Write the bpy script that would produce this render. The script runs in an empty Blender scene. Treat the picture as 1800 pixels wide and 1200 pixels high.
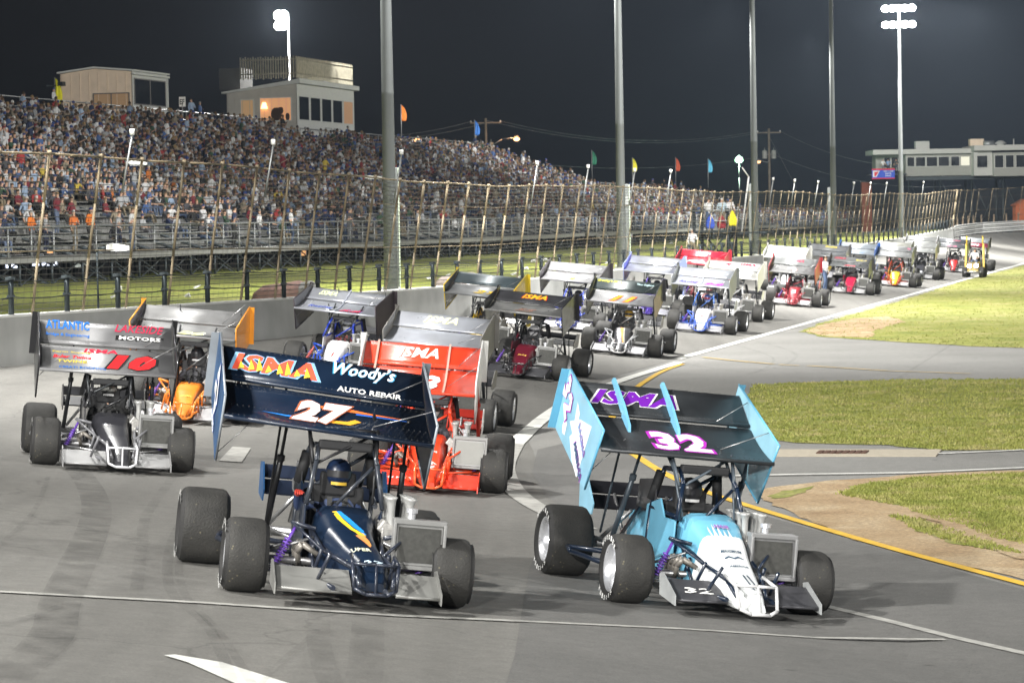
import bpy, bmesh, math, random
import numpy as np
from mathutils import Vector, Matrix
sc = bpy.context.scene
R = math.radians
rnd = random.Random(7)

# ---------------------------------------------------------------- camera, world, lights
CAM_H = 4.1; F = 5200.0; ROLL = 0.0175; PITCH = 217.0 / F
cam_d = bpy.data.cameras.new('camera'); cam = bpy.data.objects.new('camera', cam_d)
sc.collection.objects.link(cam); sc.camera = cam
cam_d.sensor_width = 36.0; cam_d.lens = 36.0 * F / 1800.0
cam_d.clip_start = 0.5; cam_d.clip_end = 3000
cam_d.dof.use_dof = True; cam_d.dof.focus_distance = 40.0; cam_d.dof.aperture_fstop = 7.0
cam.location = (0, 0, CAM_H)
cam.rotation_euler = (Matrix.Rotation(math.pi/2 - PITCH, 3, 'X') @ Matrix.Rotation(-ROLL, 3, 'Z')).to_euler()
sc.view_settings.view_transform = 'Standard'; sc.view_settings.look = 'None'
sc.view_settings.exposure = 0.0; sc.view_settings.gamma = 1.0
sc.render.engine = 'CYCLES'
sc.cycles.use_denoising = True
sc.cycles.max_bounces = 5; sc.cycles.diffuse_bounces = 2; sc.cycles.glossy_bounces = 3
sc.cycles.transparent_max_bounces = 16; sc.cycles.sample_clamp_indirect = 4.0

# night sky: nearly black on the left, hazy blue-grey where the far floodlights hang
w = bpy.data.worlds.new('World'); sc.world = w; w.use_nodes = True
nt = w.node_tree; nt.nodes.clear()
def N(tree, typ, **kw):
    n = tree.nodes.new(typ)
    for k, v in kw.items(): setattr(n, k, v)
    return n
out = N(nt, 'ShaderNodeOutputWorld'); bg = N(nt, 'ShaderNodeBackground')
tc = N(nt, 'ShaderNodeTexCoord'); sep = N(nt, 'ShaderNodeSeparateXYZ')
nt.links.new(tc.outputs['Generated'], sep.inputs[0])
mr = N(nt, 'ShaderNodeMapRange'); nt.links.new(sep.outputs[0], mr.inputs[0])
mr.inputs[1].default_value = -0.2; mr.inputs[2].default_value = 0.22
cr = N(nt, 'ShaderNodeValToRGB'); nt.links.new(mr.outputs[0], cr.inputs[0])
cr.color_ramp.elements[0].color = (0.0070, 0.0062, 0.0066, 1)
cr.color_ramp.elements[1].color = (0.033, 0.043, 0.056, 1)
e = cr.color_ramp.elements.new(0.42); e.color = (0.0150, 0.0160, 0.0195, 1)
e = cr.color_ramp.elements.new(0.75); e.color = (0.027, 0.034, 0.046, 1)
mz = N(nt, 'ShaderNodeMapRange'); nt.links.new(sep.outputs[2], mz.inputs[0])
mz.inputs[1].default_value = 0.0; mz.inputs[2].default_value = 0.09
mz.inputs[3].default_value = 0.40; mz.inputs[4].default_value = 1.05
mx = N(nt, 'ShaderNodeMix', data_type='RGBA', blend_type='MULTIPLY'); mx.inputs[0].default_value = 1
nt.links.new(cr.outputs[0], mx.inputs[6]); nt.links.new(mz.outputs[0], mx.inputs[7])
nt.links.new(mx.outputs[2], bg.inputs[0]); bg.inputs[1].default_value = 0.72
nt.links.new(bg.outputs[0], out.inputs[0])

# pole floodlight beams (heads in view are built with their poles) and added fills
D = Vector((0.238, 0.9713, 0)); NN = Vector((0.9713, -0.238, 0)); W0 = Vector((-10.5, 60.0, 0))
def SP(s, t, z=0.0): return W0 + D * s + NN * t + Vector((0, 0, z))
def spot(name, loc, aim, watts, size=100, blend=0.6, rad=0.5, col=(1.0, 0.985, 0.95)):
    l = bpy.data.lights.new(name, 'SPOT'); l.energy = watts; l.spot_size = R(size); l.spot_blend = blend
    l.shadow_soft_size = rad; l.color = col
    o = bpy.data.objects.new(name, l); sc.collection.objects.link(o); o.location = loc
    o.rotation_euler = (Vector(aim) - Vector(loc)).to_track_quat('-Z', 'Y').to_euler()
    return o
LIGHTK = 1.95
# row of poles along the outside wall, all aimed down on the track
for s, wt in ((-98, .55), (-62, .74), (-34, 0.34), (-3, .36), (34.3, .75), (70.6, .9), (107.6, .82), (140.8, .72), (182, .75)):
    spot('floodlight_or_fill', SP(s, 1.2, 21.0), SP(s + (30 if s < -40 else 8), 14 if s > -40 else 20), 52000 * wt * LIGHTK, 125, 0.7, 0.5)
# spots added at the poles as lamp spill, brightening the bank and the stand
for s in (-3, 34.3, 70.6, 107.6, 140.8, 182):
    spot('bank_spill_fill', SP(s, -2.6, 16.0), SP(s, -7, 2), 10500 * LIGHTK, 120, 0.9, 0.4)
spot('floodlight_or_fill', (40, 255, 21), (62, 296, 2), 60000 * LIGHTK, 130, 0.7, 0.6)  # fill added to brighten the far turn
spot('floodlight_or_fill', (30, 300, 18), (60, 338, 8), 16000 * LIGHTK, 110, 0.7, 0.6)  # fill added to brighten the control tower
# unseen infield spots added to brighten the stand, booths, near wall and grass
spot('floodlight_or_fill', (42, 78, 26), (-24, 150, 6), 105000 * LIGHTK, 66, 0.9, 0.8)
spot('floodlight_or_fill', (95, 60, 26), (-4, 175, 5), 50000 * LIGHTK, 75, 0.7, 0.8)
spot('floodlight_or_fill', (78, 195, 26), (8, 262, 6), 190000 * LIGHTK, 50, 0.8, 0.8)
spot('floodlight_or_fill', (40, 12, 24), (0, 68, 0), 42000 * LIGHTK, 90, 0.8, 0.8)
spot('floodlight_or_fill', (-6, -16, 12), (1, 32, .5), 33000 * LIGHTK, 50, 0.8, 0.35)  # flash-like fill added behind the camera to light the car fronts

# ---------------------------------------------------------------- helpers
C = sc.collection
def link(o): C.objects.link(o); return o
_mats = {}
def mat(name, col, rough=0.5, metal=0.0, var=0.12, scale=8.0, bump=0.0, coat=0.0, emit=None, spec=0.5, bscale=None):
    if name in _mats: return _mats[name]
    m = bpy.data.materials.new(name); m.use_nodes = True; t = m.node_tree
    b = t.nodes['Principled BSDF']
    b.inputs['Roughness'].default_value = rough; b.inputs['Metallic'].default_value = metal
    b.inputs['Coat Weight'].default_value = coat; b.inputs['Specular IOR Level'].default_value = spec
    if emit:
        b.inputs['Base Color'].default_value = (*col, 1)
        b.inputs['Emission Color'].default_value = (*col, 1); b.inputs['Emission Strength'].default_value = emit
    else:
        c = N(t, 'ShaderNodeTexCoord'); n = N(t, 'ShaderNodeTexNoise'); n.inputs['Scale'].default_value = scale
        n.inputs['Detail'].default_value = 5
        t.links.new(c.outputs['Object'], n.inputs['Vector'])
        r = N(t, 'ShaderNodeMapRange'); r.inputs[1].default_value = .25; r.inputs[2].default_value = .75
        r.inputs[3].default_value = 1 - var; r.inputs[4].default_value = 1 + var
        t.links.new(n.outputs[0], r.inputs[0])
        x = N(t, 'ShaderNodeMix', data_type='RGBA', blend_type='MULTIPLY'); x.inputs[0].default_value = 1
        x.inputs[6].default_value = (*col, 1); t.links.new(r.outputs[0], x.inputs[7])
        t.links.new(x.outputs[2], b.inputs['Base Color'])
        r2 = N(t, 'ShaderNodeMapRange'); r2.inputs[3].default_value = max(0, rough - .08); r2.inputs[4].default_value = min(1, rough + .1)
        t.links.new(n.outputs[0], r2.inputs[0]); t.links.new(r2.outputs[0], b.inputs['Roughness'])
        if bump:
            n2 = N(t, 'ShaderNodeTexNoise'); n2.inputs['Scale'].default_value = bscale or scale * 3; n2.inputs['Detail'].default_value = 3
            t.links.new(c.outputs['Object'], n2.inputs['Vector'])
            bm_ = N(t, 'ShaderNodeBump'); bm_.inputs['Strength'].default_value = bump; bm_.inputs['Distance'].default_value = .02
            t.links.new(n2.outputs[0], bm_.inputs['Height']); t.links.new(bm_.outputs[0], b.inputs['Normal'])
    _mats[name] = m
    return m

class MB:
    """collects shapes, builds ONE mesh object"""
    def __init__(s): s.v = []; s.f = []; s.m = []; s.mats = []; s.mi = 0; s.smooth = False; s.sm = []
    def use(s, m):
        if m not in s.mats: s.mats.append(m)
        s.mi = s.mats.index(m); return s
    def add(s, vs, fs):
        o = len(s.v); s.v += [tuple(v) for v in vs]
        s.f += [tuple(i + o for i in f) for f in fs]; s.m += [s.mi] * len(fs); s.sm += [s.smooth] * len(fs); return s
    def box(s, c, d, M=None):
        x, y, z = d[0]/2, d[1]/2, d[2]/2
        vs = [Vector((a*x, b*y, e*z)) for a in (-1, 1) for b in (-1, 1) for e in (-1, 1)]
        if M is not None: vs = [M @ v for v in vs]
        vs = [v + Vector(c) for v in vs]
        return s.add(vs, [(0,1,3,2),(4,6,7,5),(0,4,5,1),(2,3,7,6),(0,2,6,4),(1,5,7,3)])
    def quadbox(s, p, h):   # 4 points + extrusion vector
        vs = [Vector(q) for q in p]; vs += [v + Vector(h) for v in vs]; n = len(p)
        return s.add(vs, [tuple(range(n))[::-1], tuple(range(n, 2*n))] + [(i, (i+1) % n, n + (i+1) % n, n + i) for i in range(n)])
    def tube(s, a, b, r, n=6, r2=None, cap=True):
        a = Vector(a); b = Vector(b); d = (b - a)
        if d.length < 1e-6: return s
        d.normalize(); u = d.orthogonal().normalized(); v = d.cross(u); r2 = r if r2 is None else r2
        vs = [a + (u*math.cos(2*math.pi*i/n) + v*math.sin(2*math.pi*i/n))*r for i in range(n)]
        vs += [b + (u*math.cos(2*math.pi*i/n) + v*math.sin(2*math.pi*i/n))*r2 for i in range(n)]
        fs = [(i, (i+1) % n, n + (i+1) % n, n + i) for i in range(n)]
        if cap: fs += [tuple(range(n))[::-1], tuple(range(n, 2*n))]
        sm = s.smooth; s.smooth = False; k = len(s.f); s.add(vs, fs); s.smooth = sm
        for i in range(n): s.sm[k+i] = True
        return s
    def path(s, pts, r, n=6):
        for a, b in zip(pts, pts[1:]): s.tube(a, b, r, n)
        return s
    def loft(s, rings, cap=True, closed=True):
        n = len(rings[0]); o = []
        for q in rings: o += list(q)
        fs = []
        for k in range(len(rings)-1):
            for i in range(n if closed else n-1):
                j = (i+1) % n; fs.append((k*n+i, k*n+j, (k+1)*n+j, (k+1)*n+i))
        if cap and closed: fs += [tuple(range(n))[::-1], tuple((len(rings)-1)*n + i for i in range(n))]
        return s.add(o, fs)
    def lathe(s, c, axis, prof, n=24, u=None):   # prof = [(along, radius)]
        c = Vector(c); a = Vector(axis).normalized(); u = a.orthogonal().normalized() if u is None else u; v = a.cross(u)
        rings = [[c + a*h + (u*math.cos(2*math.pi*i/n) + v*math.sin(2*math.pi*i/n))*r for i in range(n)] for h, r in prof]
        return s.loft(rings, cap=False)
    def sphere(s, c, r, n=10, m=6):
        rr = r if hasattr(r, '__len__') else (r, r, r)
        rings = [[Vector(c) + Vector((rr[0]*math.sin(math.pi*k/m)*math.cos(2*math.pi*i/n), rr[1]*math.sin(math.pi*k/m)*math.sin(2*math.pi*i/n), rr[2]*math.cos(math.pi*k/m))) for i in range(n)] for k in range(1, m)]
        sm = s.smooth; s.smooth = True; s.loft(rings[::-1], cap=True); s.smooth = sm; return s
    def build(s, name, m=None, parent=None, M=None, bevel=0.0):
        me = bpy.data.meshes.new(name); me.from_pydata(s.v, [], s.f)
        for q in (s.mats or [m]): me.materials.append(q)
        if len(s.mats) > 1: me.polygons.foreach_set('material_index', s.m)
        me.polygons.foreach_set('use_smooth', s.sm)
        me.update(); o = bpy.data.objects.new(name, me); link(o)
        if parent is not None: o.parent = parent
        if M is not None: o.matrix_world = M
        if bevel:
            b = o.modifiers.new('b', 'BEVEL'); b.width = bevel; b.segments = 2; b.limit_method = 'ANGLE'
        return o

def tag(o, label=None, cat=None, group=None, kind=None):
    if label: o['label'] = label
    if cat: o['category'] = cat
    if group: o['group'] = group
    if kind: o['kind'] = kind
    return o
def empty(name, loc=(0, 0, 0), rz=0.0):
    o = bpy.data.objects.new(name, None); o.empty_display_size = .2; link(o); o.location = loc; o.rotation_euler = (0, 0, rz); return o
def copy_thing(root):
    r = root.copy(); link(r)
    for ch in root.children:
        c = ch.copy(); link(c); c.parent = r
        for g in ch.children:
            d = g.copy(); link(d); d.parent = c
    return r

_tc = {}
def text2d(body, size=1.0, bold=0.0, shear=0.0, res=2):
    """2-D triangles of a word, centred; returns verts [(x,y)], faces"""
    key = (body, bold, shear, res)
    if key not in _tc:
        cu = bpy.data.curves.new('t', 'FONT'); cu.body = body; cu.size = 1; cu.offset = bold; cu.shear = shear
        cu.align_x = 'CENTER'; cu.align_y = 'CENTER'; cu.resolution_u = res; cu.space_character = 1.0 + bold*1.6
        o = bpy.data.objects.new('t', cu); link(o)
        dg = bpy.context.evaluated_depsgraph_get(); dg.update()
        me = bpy.data.meshes.new_from_object(o.evaluated_get(dg))
        vs = [(v.co.x, v.co.y) for v in me.vertices]; fs = [tuple(p.vertices) for p in me.polygons]
        bpy.data.objects.remove(o); bpy.data.curves.remove(cu); bpy.data.meshes.remove(me)
        if vs:
            cx = (min(v[0] for v in vs) + max(v[0] for v in vs))/2; cy = (min(v[1] for v in vs) + max(v[1] for v in vs))/2
            vs = [(a - cx, b - cy) for a, b in vs]
            hh = max(v[1] for v in vs) or 1
            _tc[key] = (vs, fs, hh*2, max(v[0] for v in vs)*2)
        else: _tc[key] = ([], [], 1, 1)
    return _tc[key]
def put_text(mb, m, body, fn, cx, cy, h, w=None, bold=0.03, shear=0.0, lift=.004, out=None, outm=None, res=2):
    """fn(u, v, lift) -> 3-D point; h = cap height, w = width (both metres)"""
    vs, fs, hh, ww = text2d(body, 1, bold, shear, res)
    if not vs: return
    ky = h/hh; kx = ky if w is None else w/ww
    if out:
        v2, f2, _, _ = text2d(body, 1, bold + out, shear, res)
        mb.use(outm).add([fn(cx + a*kx, cy + b*ky, lift) for a, b in v2], f2)
        lift += .003
    mb.use(m).add([fn(cx + a*kx, cy + b*ky, lift) for a, b in vs], fs)

# ---------------------------------------------------------------- terrain
WALL = [SP(-110, 0), SP(-55, 0)] + [SP(s, 0) for s in range(-30, 216, 15)] + [Vector((41.5, 276, 0)), Vector((45.5, 288, 0)), Vector((52, 298, 0)), Vector((62, 307, 0)), Vector((77, 313, 0)), Vector((96, 316, 0)), Vector((125, 314, 0))]
WA = np.array([(p.x, p.y) for p in WALL]); WS = -110 + np.concatenate([[0], np.cumsum(np.linalg.norm(np.diff(WA, axis=0), axis=1))])
def st_of(x, y):
    x = np.asarray(x, float); y = np.asarray(y, float)
    best = np.full(x.shape, 1e18); S = np.zeros(x.shape); T = np.zeros(x.shape)
    for i in range(len(WA)-1):
        a = WA[i]; d = WA[i+1] - a; L = np.hypot(*d); u = d/L
        k = np.clip(((x-a[0])*u[0] + (y-a[1])*u[1]), 0, L)
        ex = x - a[0] - k*u[0]; ey = y - a[1] - k*u[1]; q = ex*ex + ey*ey
        sg = np.where(ex*u[1] - ey*u[0] >= 0, 1, -1)
        c = q < best - 1e-9
        best = np.where(c, q, best); S = np.where(c, WS[i] + k, S); T = np.where(c, sg*np.sqrt(q), T)
    return S, T
ZS = [-45, -30, -14, 0, 20, 40, 120, 150, 180, 215, 240, 275, 400]; ZW = [3.2, 2.3, 1.22, 1.25, 1.03, .88, .85, .9, 1.1, 1.5, 1.8, 2.2, 2.6]
TS = [-60, -45, -30, -18, -8, 0, 17, 200, 230, 400]; TW = [38, 29, 22.3, 16.6, 13.2, 11, 9, 9, 11, 13]
def zwall(s): return np.interp(s, ZS, ZW)
def tin(s): return np.interp(s, TS, TW)
def zf(x, y):
    s, t = st_of(x, y); zw = zwall(s); ti = tin(s)
    z = zw*np.clip((ti - t)/ti, 0, 1)
    zb = zw + .78 + (1.95 - zw - .78)*np.clip(-t/8, 0, 1)
    return np.where(t < 0, zb, z)
def Z(x, y): return float(zf(x, y))
cR = cam.rotation_euler.to_matrix()
def ray(px, py): return (cR @ Vector(((px-900)/F, (600-py)/F, -1)))
def at(px, py):
    """ground point seen at a pixel of the 1800 px photograph"""
    d = ray(px, py); lo = 8.0; k = lo
    ks = np.linspace(8, 420, 3000); zz = zf(d.x*ks, d.y*ks); hh = CAM_H + d.z*ks - zz
    i = int(np.argmax(hh < 0)) if (hh < 0).any() else len(ks)-1
    a, b = ks[max(i-1, 0)], ks[i]
    for _ in range(24):
        m_ = (a+b)/2
        if CAM_H + d.z*m_ - Z(d.x*m_, d.y*m_) < 0: b = m_
        else: a = m_
    return Vector((d.x*b, d.y*b, CAM_H + d.z*b))
def atY(px, py, Y):
    d = ray(px, py); k = Y/d.y; return Vector((d.x*k, Y, CAM_H + d.z*k))
def pix(p):
    q = cR.transposed() @ (Vector(p) - Vector((0, 0, CAM_H)))
    return (900 + F*q.x/-q.z, 600 - F*q.y/-q.z)
# ---------------------------------------------------------------- ground materials
def ground_mat(name, c1, c2, c3, s_big, s_fine, rough=.85, bump=.3, fine_amt=.35, streak=False):
    m = bpy.data.materials.new(name); m.use_nodes = True; t = m.node_tree; b = t.nodes['Principled BSDF']
    g = N(t, 'ShaderNodeNewGeometry')
    n1 = N(t, 'ShaderNodeTexNoise'); n1.inputs['Scale'].default_value = s_big; n1.inputs['Detail'].default_value = 8; n1.inputs['Roughness'].default_value = .62
    t.links.new(g.outputs['Position'], n1.inputs['Vector'])
    cr = N(t, 'ShaderNodeValToRGB'); t.links.new(n1.outputs[0], cr.inputs[0])
    cr.color_ramp.elements[0].position = .33; cr.color_ramp.elements[0].color = (*c1, 1)
    cr.color_ramp.elements[1].position = .67; cr.color_ramp.elements[1].color = (*c3, 1)
    e = cr.color_ramp.elements.new(.5); e.color = (*c2, 1)
    n2 = N(t, 'ShaderNodeTexNoise'); n2.inputs['Scale'].default_value = s_fine; n2.inputs['Detail'].default_value = 4; n2.inputs['Roughness'].default_value = .8
    t.links.new(g.outputs['Position'], n2.inputs['Vector'])
    r = N(t, 'ShaderNodeMapRange'); r.inputs[1].default_value = .3; r.inputs[2].default_value = .7
    r.inputs[3].default_value = 1-fine_amt; r.inputs[4].default_value = 1+fine_amt
    t.links.new(n2.outputs[0], r.inputs[0])
    x = N(t, 'ShaderNodeMix', data_type='RGBA', blend_type='MULTIPLY'); x.inputs[0].default_value = 1
    t.links.new(cr.outputs[0], x.inputs[6]); t.links.new(r.outputs[0], x.inputs[7]); last = x.outputs[2]
    if rough < .9:
        n5 = N(t, 'ShaderNodeTexNoise'); n5.inputs['Scale'].default_value = 5.5; n5.inputs['Detail'].default_value = 9; n5.inputs['Roughness'].default_value = .72
        t.links.new(g.outputs['Position'], n5.inputs['Vector'])
        r5 = N(t, 'ShaderNodeMapRange'); r5.inputs[1].default_value = .3; r5.inputs[2].default_value = .7; r5.inputs[3].default_value = .84; r5.inputs[4].default_value = 1.14
        t.links.new(n5.outputs[0], r5.inputs[0]); y = N(t, 'ShaderNodeMix', data_type='RGBA', blend_type='MULTIPLY'); y.inputs[0].default_value = 1
        t.links.new(last, y.inputs[6]); t.links.new(r5.outputs[0], y.inputs[7]); last = y.outputs[2]
        v5 = N(t, 'ShaderNodeTexVoronoi'); v5.inputs['Scale'].default_value = .9; t.links.new(g.outputs['Position'], v5.inputs['Vector'])
        r6 = N(t, 'ShaderNodeMapRange'); r6.inputs[1].default_value = .03; r6.inputs[2].default_value = .07; r6.inputs[3].default_value = .55; r6.inputs[4].default_value = 1
        t.links.new(v5.outputs[0], r6.inputs[0]); y = N(t, 'ShaderNodeMix', data_type='RGBA', blend_type='MULTIPLY'); y.inputs[0].default_value = 1
        t.links.new(last, y.inputs[6]); t.links.new(r6.outputs[0], y.inputs[7]); last = y.outputs[2]
    if streak:   # rubber laid along the driving direction
        mp = N(t, 'ShaderNodeMapping'); mp.inputs['Rotation'].default_value = (0, 0, R(13.8)); mp.inputs['Scale'].default_value = (1.3, .035, 1)
        t.links.new(g.outputs['Position'], mp.inputs[0])
        n3 = N(t, 'ShaderNodeTexNoise'); n3.inputs['Scale'].default_value = 1; n3.inputs['Detail'].default_value = 6
        t.links.new(mp.outputs[0], n3.inputs['Vector'])
        r3 = N(t, 'ShaderNodeMapRange'); r3.inputs[1].default_value = .35; r3.inputs[2].default_value = .65; r3.inputs[3].default_value = .86; r3.inputs[4].default_value = 1.1
        t.links.new(n3.outputs[0], r3.inputs[0])
        y = N(t, 'ShaderNodeMix', data_type='RGBA', blend_type='MULTIPLY'); y.inputs[0].default_value = 1
        t.links.new(last, y.inputs[6]); t.links.new(r3.outputs[0], y.inputs[7]); last = y.outputs[2]
        # hairline cracks and old seams
        v = N(t, 'ShaderNodeTexVoronoi', feature='DISTANCE_TO_EDGE'); v.inputs['Scale'].default_value = .16
        nd = N(t, 'ShaderNodeTexNoise'); nd.inputs['Scale'].default_value = .7; nd.inputs['Detail'].default_value = 4
        t.links.new(g.outputs['Position'], nd.inputs['Vector'])
        ad = N(t, 'ShaderNodeMix', data_type='RGBA', blend_type='LINEAR_LIGHT'); ad.inputs[0].default_value = .9
        t.links.new(g.outputs['Position'], ad.inputs[6]); t.links.new(nd.outputs[1], ad.inputs[7]); t.links.new(ad.outputs[2], v.inputs['Vector'])
        r4 = N(t, 'ShaderNodeMapRange'); r4.inputs[1].default_value = 0; r4.inputs[2].default_value = .006; r4.inputs[3].default_value = .72; r4.inputs[4].default_value = 1
        t.links.new(v.outputs[0], r4.inputs[0])
        y = N(t, 'ShaderNodeMix', data_type='RGBA', blend_type='MULTIPLY'); y.inputs[0].default_value = 1
        t.links.new(last, y.inputs[6]); t.links.new(r4.outputs[0], y.inputs[7]); last = y.outputs[2]
    t.links.new(last, b.inputs['Base Color']); b.inputs['Roughness'].default_value = rough
    bp_ = N(t, 'ShaderNodeBump'); bp_.inputs['Strength'].default_value = bump; bp_.inputs['Distance'].default_value = .03
    t.links.new(n2.outputs[0], bp_.inputs['Height']); t.links.new(bp_.outputs[0], b.inputs['Normal'])
    return m
M_ASPH = ground_mat('asphalt_track', (.128, .124, .113), (.147, .143, .131), (.166, .161, .147), .12, 45, .8, .35, .28, True)
M_ASPH_D = ground_mat('asphalt_dark', (.108, .107, .101), (.125, .123, .116), (.142, .139, .131), .3, 45, .78, .35, .3)
M_APRON = ground_mat('asphalt_apron', (.165, .162, .150), (.195, .192, .180), (.225, .22, .205), .2, 45, .82, .35, .28)
M_GRASS = ground_mat('grass_lit', (.13, .155, .026), (.20, .21, .040), (.28, .25, .10), .55, 9, .95, 1, .5)
M_BANK = ground_mat('grass_bank', (.11, .14, .018), (.18, .20, .03), (.24, .23, .06), .7, 9, .95, 1, .6)
M_DIRT = ground_mat('bare_dirt', (.27, .18, .095), (.35, .25, .14), (.42, .33, .21), .8, 14, .95, 1, .45)
M_DARK = ground_mat('dark_ground', (.015, .015, .012), (.022, .02, .016), (.03, .028, .02), .1, 3, .95, .4, .3)
M_CONC = mat('concrete_wall', (.42, .425, .41), .85, 0, .16, 1.2, .15)
M_WHITE = mat('white_line_paint', (.62, .62, .58), .7, 0, .25, 3)
M_WORN = mat('worn_white_paint', (.34, .335, .31), .8, 0, .3, 6)
M_YEL = mat('yellow_line_paint', (.62, .38, .035), .7, 0, .2, 3)

def grid(name, rows, m, kind='structure'):
    n = len(rows[0]); v = [p for r in rows for p in r]
    f = [(i*n+j, i*n+j+1, (i+1)*n+j+1, (i+1)*n+j) for i in range(len(rows)-1) for j in range(n-1)]
    mb = MB(); mb.smooth = True; mb.add(v, f); o = mb.build(name, m)
    if o.data.polygons[0].normal.z < 0: o.data.flip_normals()
    o['kind'] = kind; return o
def wall_pt(s):
    i = int(np.clip(np.searchsorted(WS, s, side='right') - 1, 0, len(WS)-2)); k = (s - WS[i])/(WS[i+1]-WS[i])
    p = WA[i] + (WA[i+1]-WA[i])*k
    def nrm(j):
        j = max(0, min(len(WA)-2, j)); d = WA[j+1]-WA[j]; d = d/np.hypot(*d); return np.array([d[1], -d[0]])
    # smoothed normal
    a = nrm(i) ; b_ = (nrm(i) + nrm(i+1)); b_ /= np.hypot(*b_); c = nrm(i-1) + nrm(i); c /= np.hypot(*c)
    n = c*(1-k) + b_*k; n /= np.hypot(*n)
    return p, n
def off(s, t, dz=0.0, z=None):
    p, n = wall_pt(s); x = p[0]+n[0]*t; y = p[1]+n[1]*t
    if z is None:
        ti = float(tin(s)); zw = float(zwall(s)); z = zw*max(0, min(1, (ti-t)/ti)) if t >= 0 else zw+.78+(1.95-zw-.78)*min(1, -t/8)
    return Vector((x, y, z+dz))
SV = list(np.arange(-62, 215, 1.5)) + list(np.arange(215, 330, 3))
grid('track', [[off(s, float(tin(s))*k/8) for k in range(9)] for s in SV], M_ASPH)
grid('grass_verge', [[off(s, -.25-t) for t in (0, 1.5, 3, 6, 10, 14, 18, 22)] for s in SV], M_BANK)
mb = MB(); mb.add([(-900, -100, -.06), (900, -100, -.06), (900, 1500, -.06), (-900, 1500, -.06)], [(0, 1, 2, 3)])
o = mb.build('ground', M_DARK); o['kind'] = 'structure'
mb = MB(); mb.add([SP(-62, 0, -.006), SP(-62, 150, -.006), SP(330, 190, -.006), SP(330, 20, -.006), SP(215, 2, -.006)], [(0, 1, 2, 3, 4)])
o = mb.build('infield_pavement', M_APRON); o['kind'] = 'structure'

def sheet(name, pts, m, dz, kind='structure', jag=0.0, step=.7):
    """flat polygon on the z=0 infield, its outline roughened"""
    q = []
    r2 = random.Random(len(pts)*13 + int(abs(pts[0].x)*10))
    for a, b in zip(pts, pts[1:] + pts[:1]):
        n = max(1, int((b-a).length/step)) if jag else 1
        for i in range(n):
            p = a.lerp(b, i/n); q.append(Vector((p.x + r2.uniform(-jag, jag), p.y + r2.uniform(-jag, jag)*1.5, dz)))
    bm = bmesh.new(); vs = [bm.verts.new(p) for p in q]; f = bm.faces.new(vs); bmesh.ops.triangulate(bm, faces=[f])
    me = bpy.data.meshes.new(name); bm.to_mesh(me); bm.free(); me.materials.append(m)
    o = bpy.data.objects.new(name, me); link(o)
    if me.polygons[0].normal.z < 0: me.flip_normals()
    o['kind'] = kind; return o
def A(*pp): return [at(x, y) for x, y in pp]
def inner(s0, s1, extra, n=12): return [off(s0 + (s1-s0)*i/n, float(tin(s0 + (s1-s0)*i/n)) + extra) for i in range(n+1)]
G1 = A((1408, 583), (1440, 568), (1500, 552), (1600, 523), (1700, 492)) + inner(150, 205, .45, 6) + [off(206, 60), SP(60, 75), at(1900, 618)] + A((1800, 612), (1700, 608), (1600, 602), (1500, 596), (1440, 591))
G2 = A((1325, 676), (1440, 671), (1600, 667), (1800, 666), (1950, 666), (1950, 794), (1800, 791), (1650, 791), (1560, 782), (1400, 778), (1330, 768), (1300, 730))
G3 = A((1322, 868), (1345, 858), (1420, 848), (1500, 842), (1620, 833), (1800, 826), (1980, 820), (1980, 1075), (1800, 1016), (1650, 985), (1500, 948), (1400, 905), (1345, 880))
sheet('infield_grass', G1, M_GRASS, .006, jag=.12); sheet('infield_grass', G2, M_GRASS, .006, jag=.07, step=.35); sheet('infield_soil', G3, M_DIRT, .006, jag=.05, step=.3)
G3G = A((1470, 868), (1530, 850), (1620, 840), (1800, 831), (1980, 824), (1980, 1010), (1800, 958), (1740, 945), (1700, 925), (1640, 912), (1590, 890), (1540, 882))
G3H = A((1560, 905), (1620, 915), (1680, 935), (1760, 962), (1800, 975), (1700, 960), (1620, 935))
sheet('infield_grass', G3G, M_GRASS, .012, jag=.2, step=.25); sheet('infield_grass', G3H, M_GRASS, .012, jag=.1, step=.25)
sheet('infield_grass', A((1345, 872), (1375, 864), (1440, 856), (1420, 866), (1365, 878)), M_GRASS, .012, jag=.1, step=.25)
sheet('bare_soil', A((1412, 583), (1448, 570), (1500, 560), (1560, 556), (1590, 566), (1540, 580), (1530, 594), (1450, 590)), M_DIRT, .012, jag=.12, step=.5)
sheet('bare_soil', A((1620, 905), (1680, 898), (1780, 930), (1850, 960), (1850, 1000), (1750, 975), (1660, 940)), M_DIRT, .018, jag=.14, step=.3)

def strip(name, pts, wd, m, dz=.01, taper=None):
    """painted line draped on the ground; wd in metres measured across"""
    P = []
    for a, b in zip(pts, pts[1:]):
        n = max(1, int((b-a).length/1.0)); P += [a.lerp(b, i/n) for i in range(n)]
    P.append(pts[-1]); mb = MB(); vs = []
    for i, p in enumerate(P):
        d = (P[min(i+1, len(P)-1)] - P[max(i-1, 0)]); d.z = 0; d.normalize(); nn = Vector((d.y, -d.x, 0))
        k = i/(len(P)-1); w_ = wd if not taper else taper[0] + (taper[1]-taper[0])*k
        for sg in (-.5, .5):
            q = p + nn*w_*sg; vs.append(Vector((q.x, q.y, Z(q.x, q.y) + dz)))
    mb.add(vs, [(2*i, 2*i+1, 2*i+3, 2*i+2) for i in range(len(P)-1)]); o = mb.build(name, m)
    if o.data.polygons[0].normal.z < 0: o.data.flip_normals()
    o['kind'] = 'structure'; return o
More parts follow.
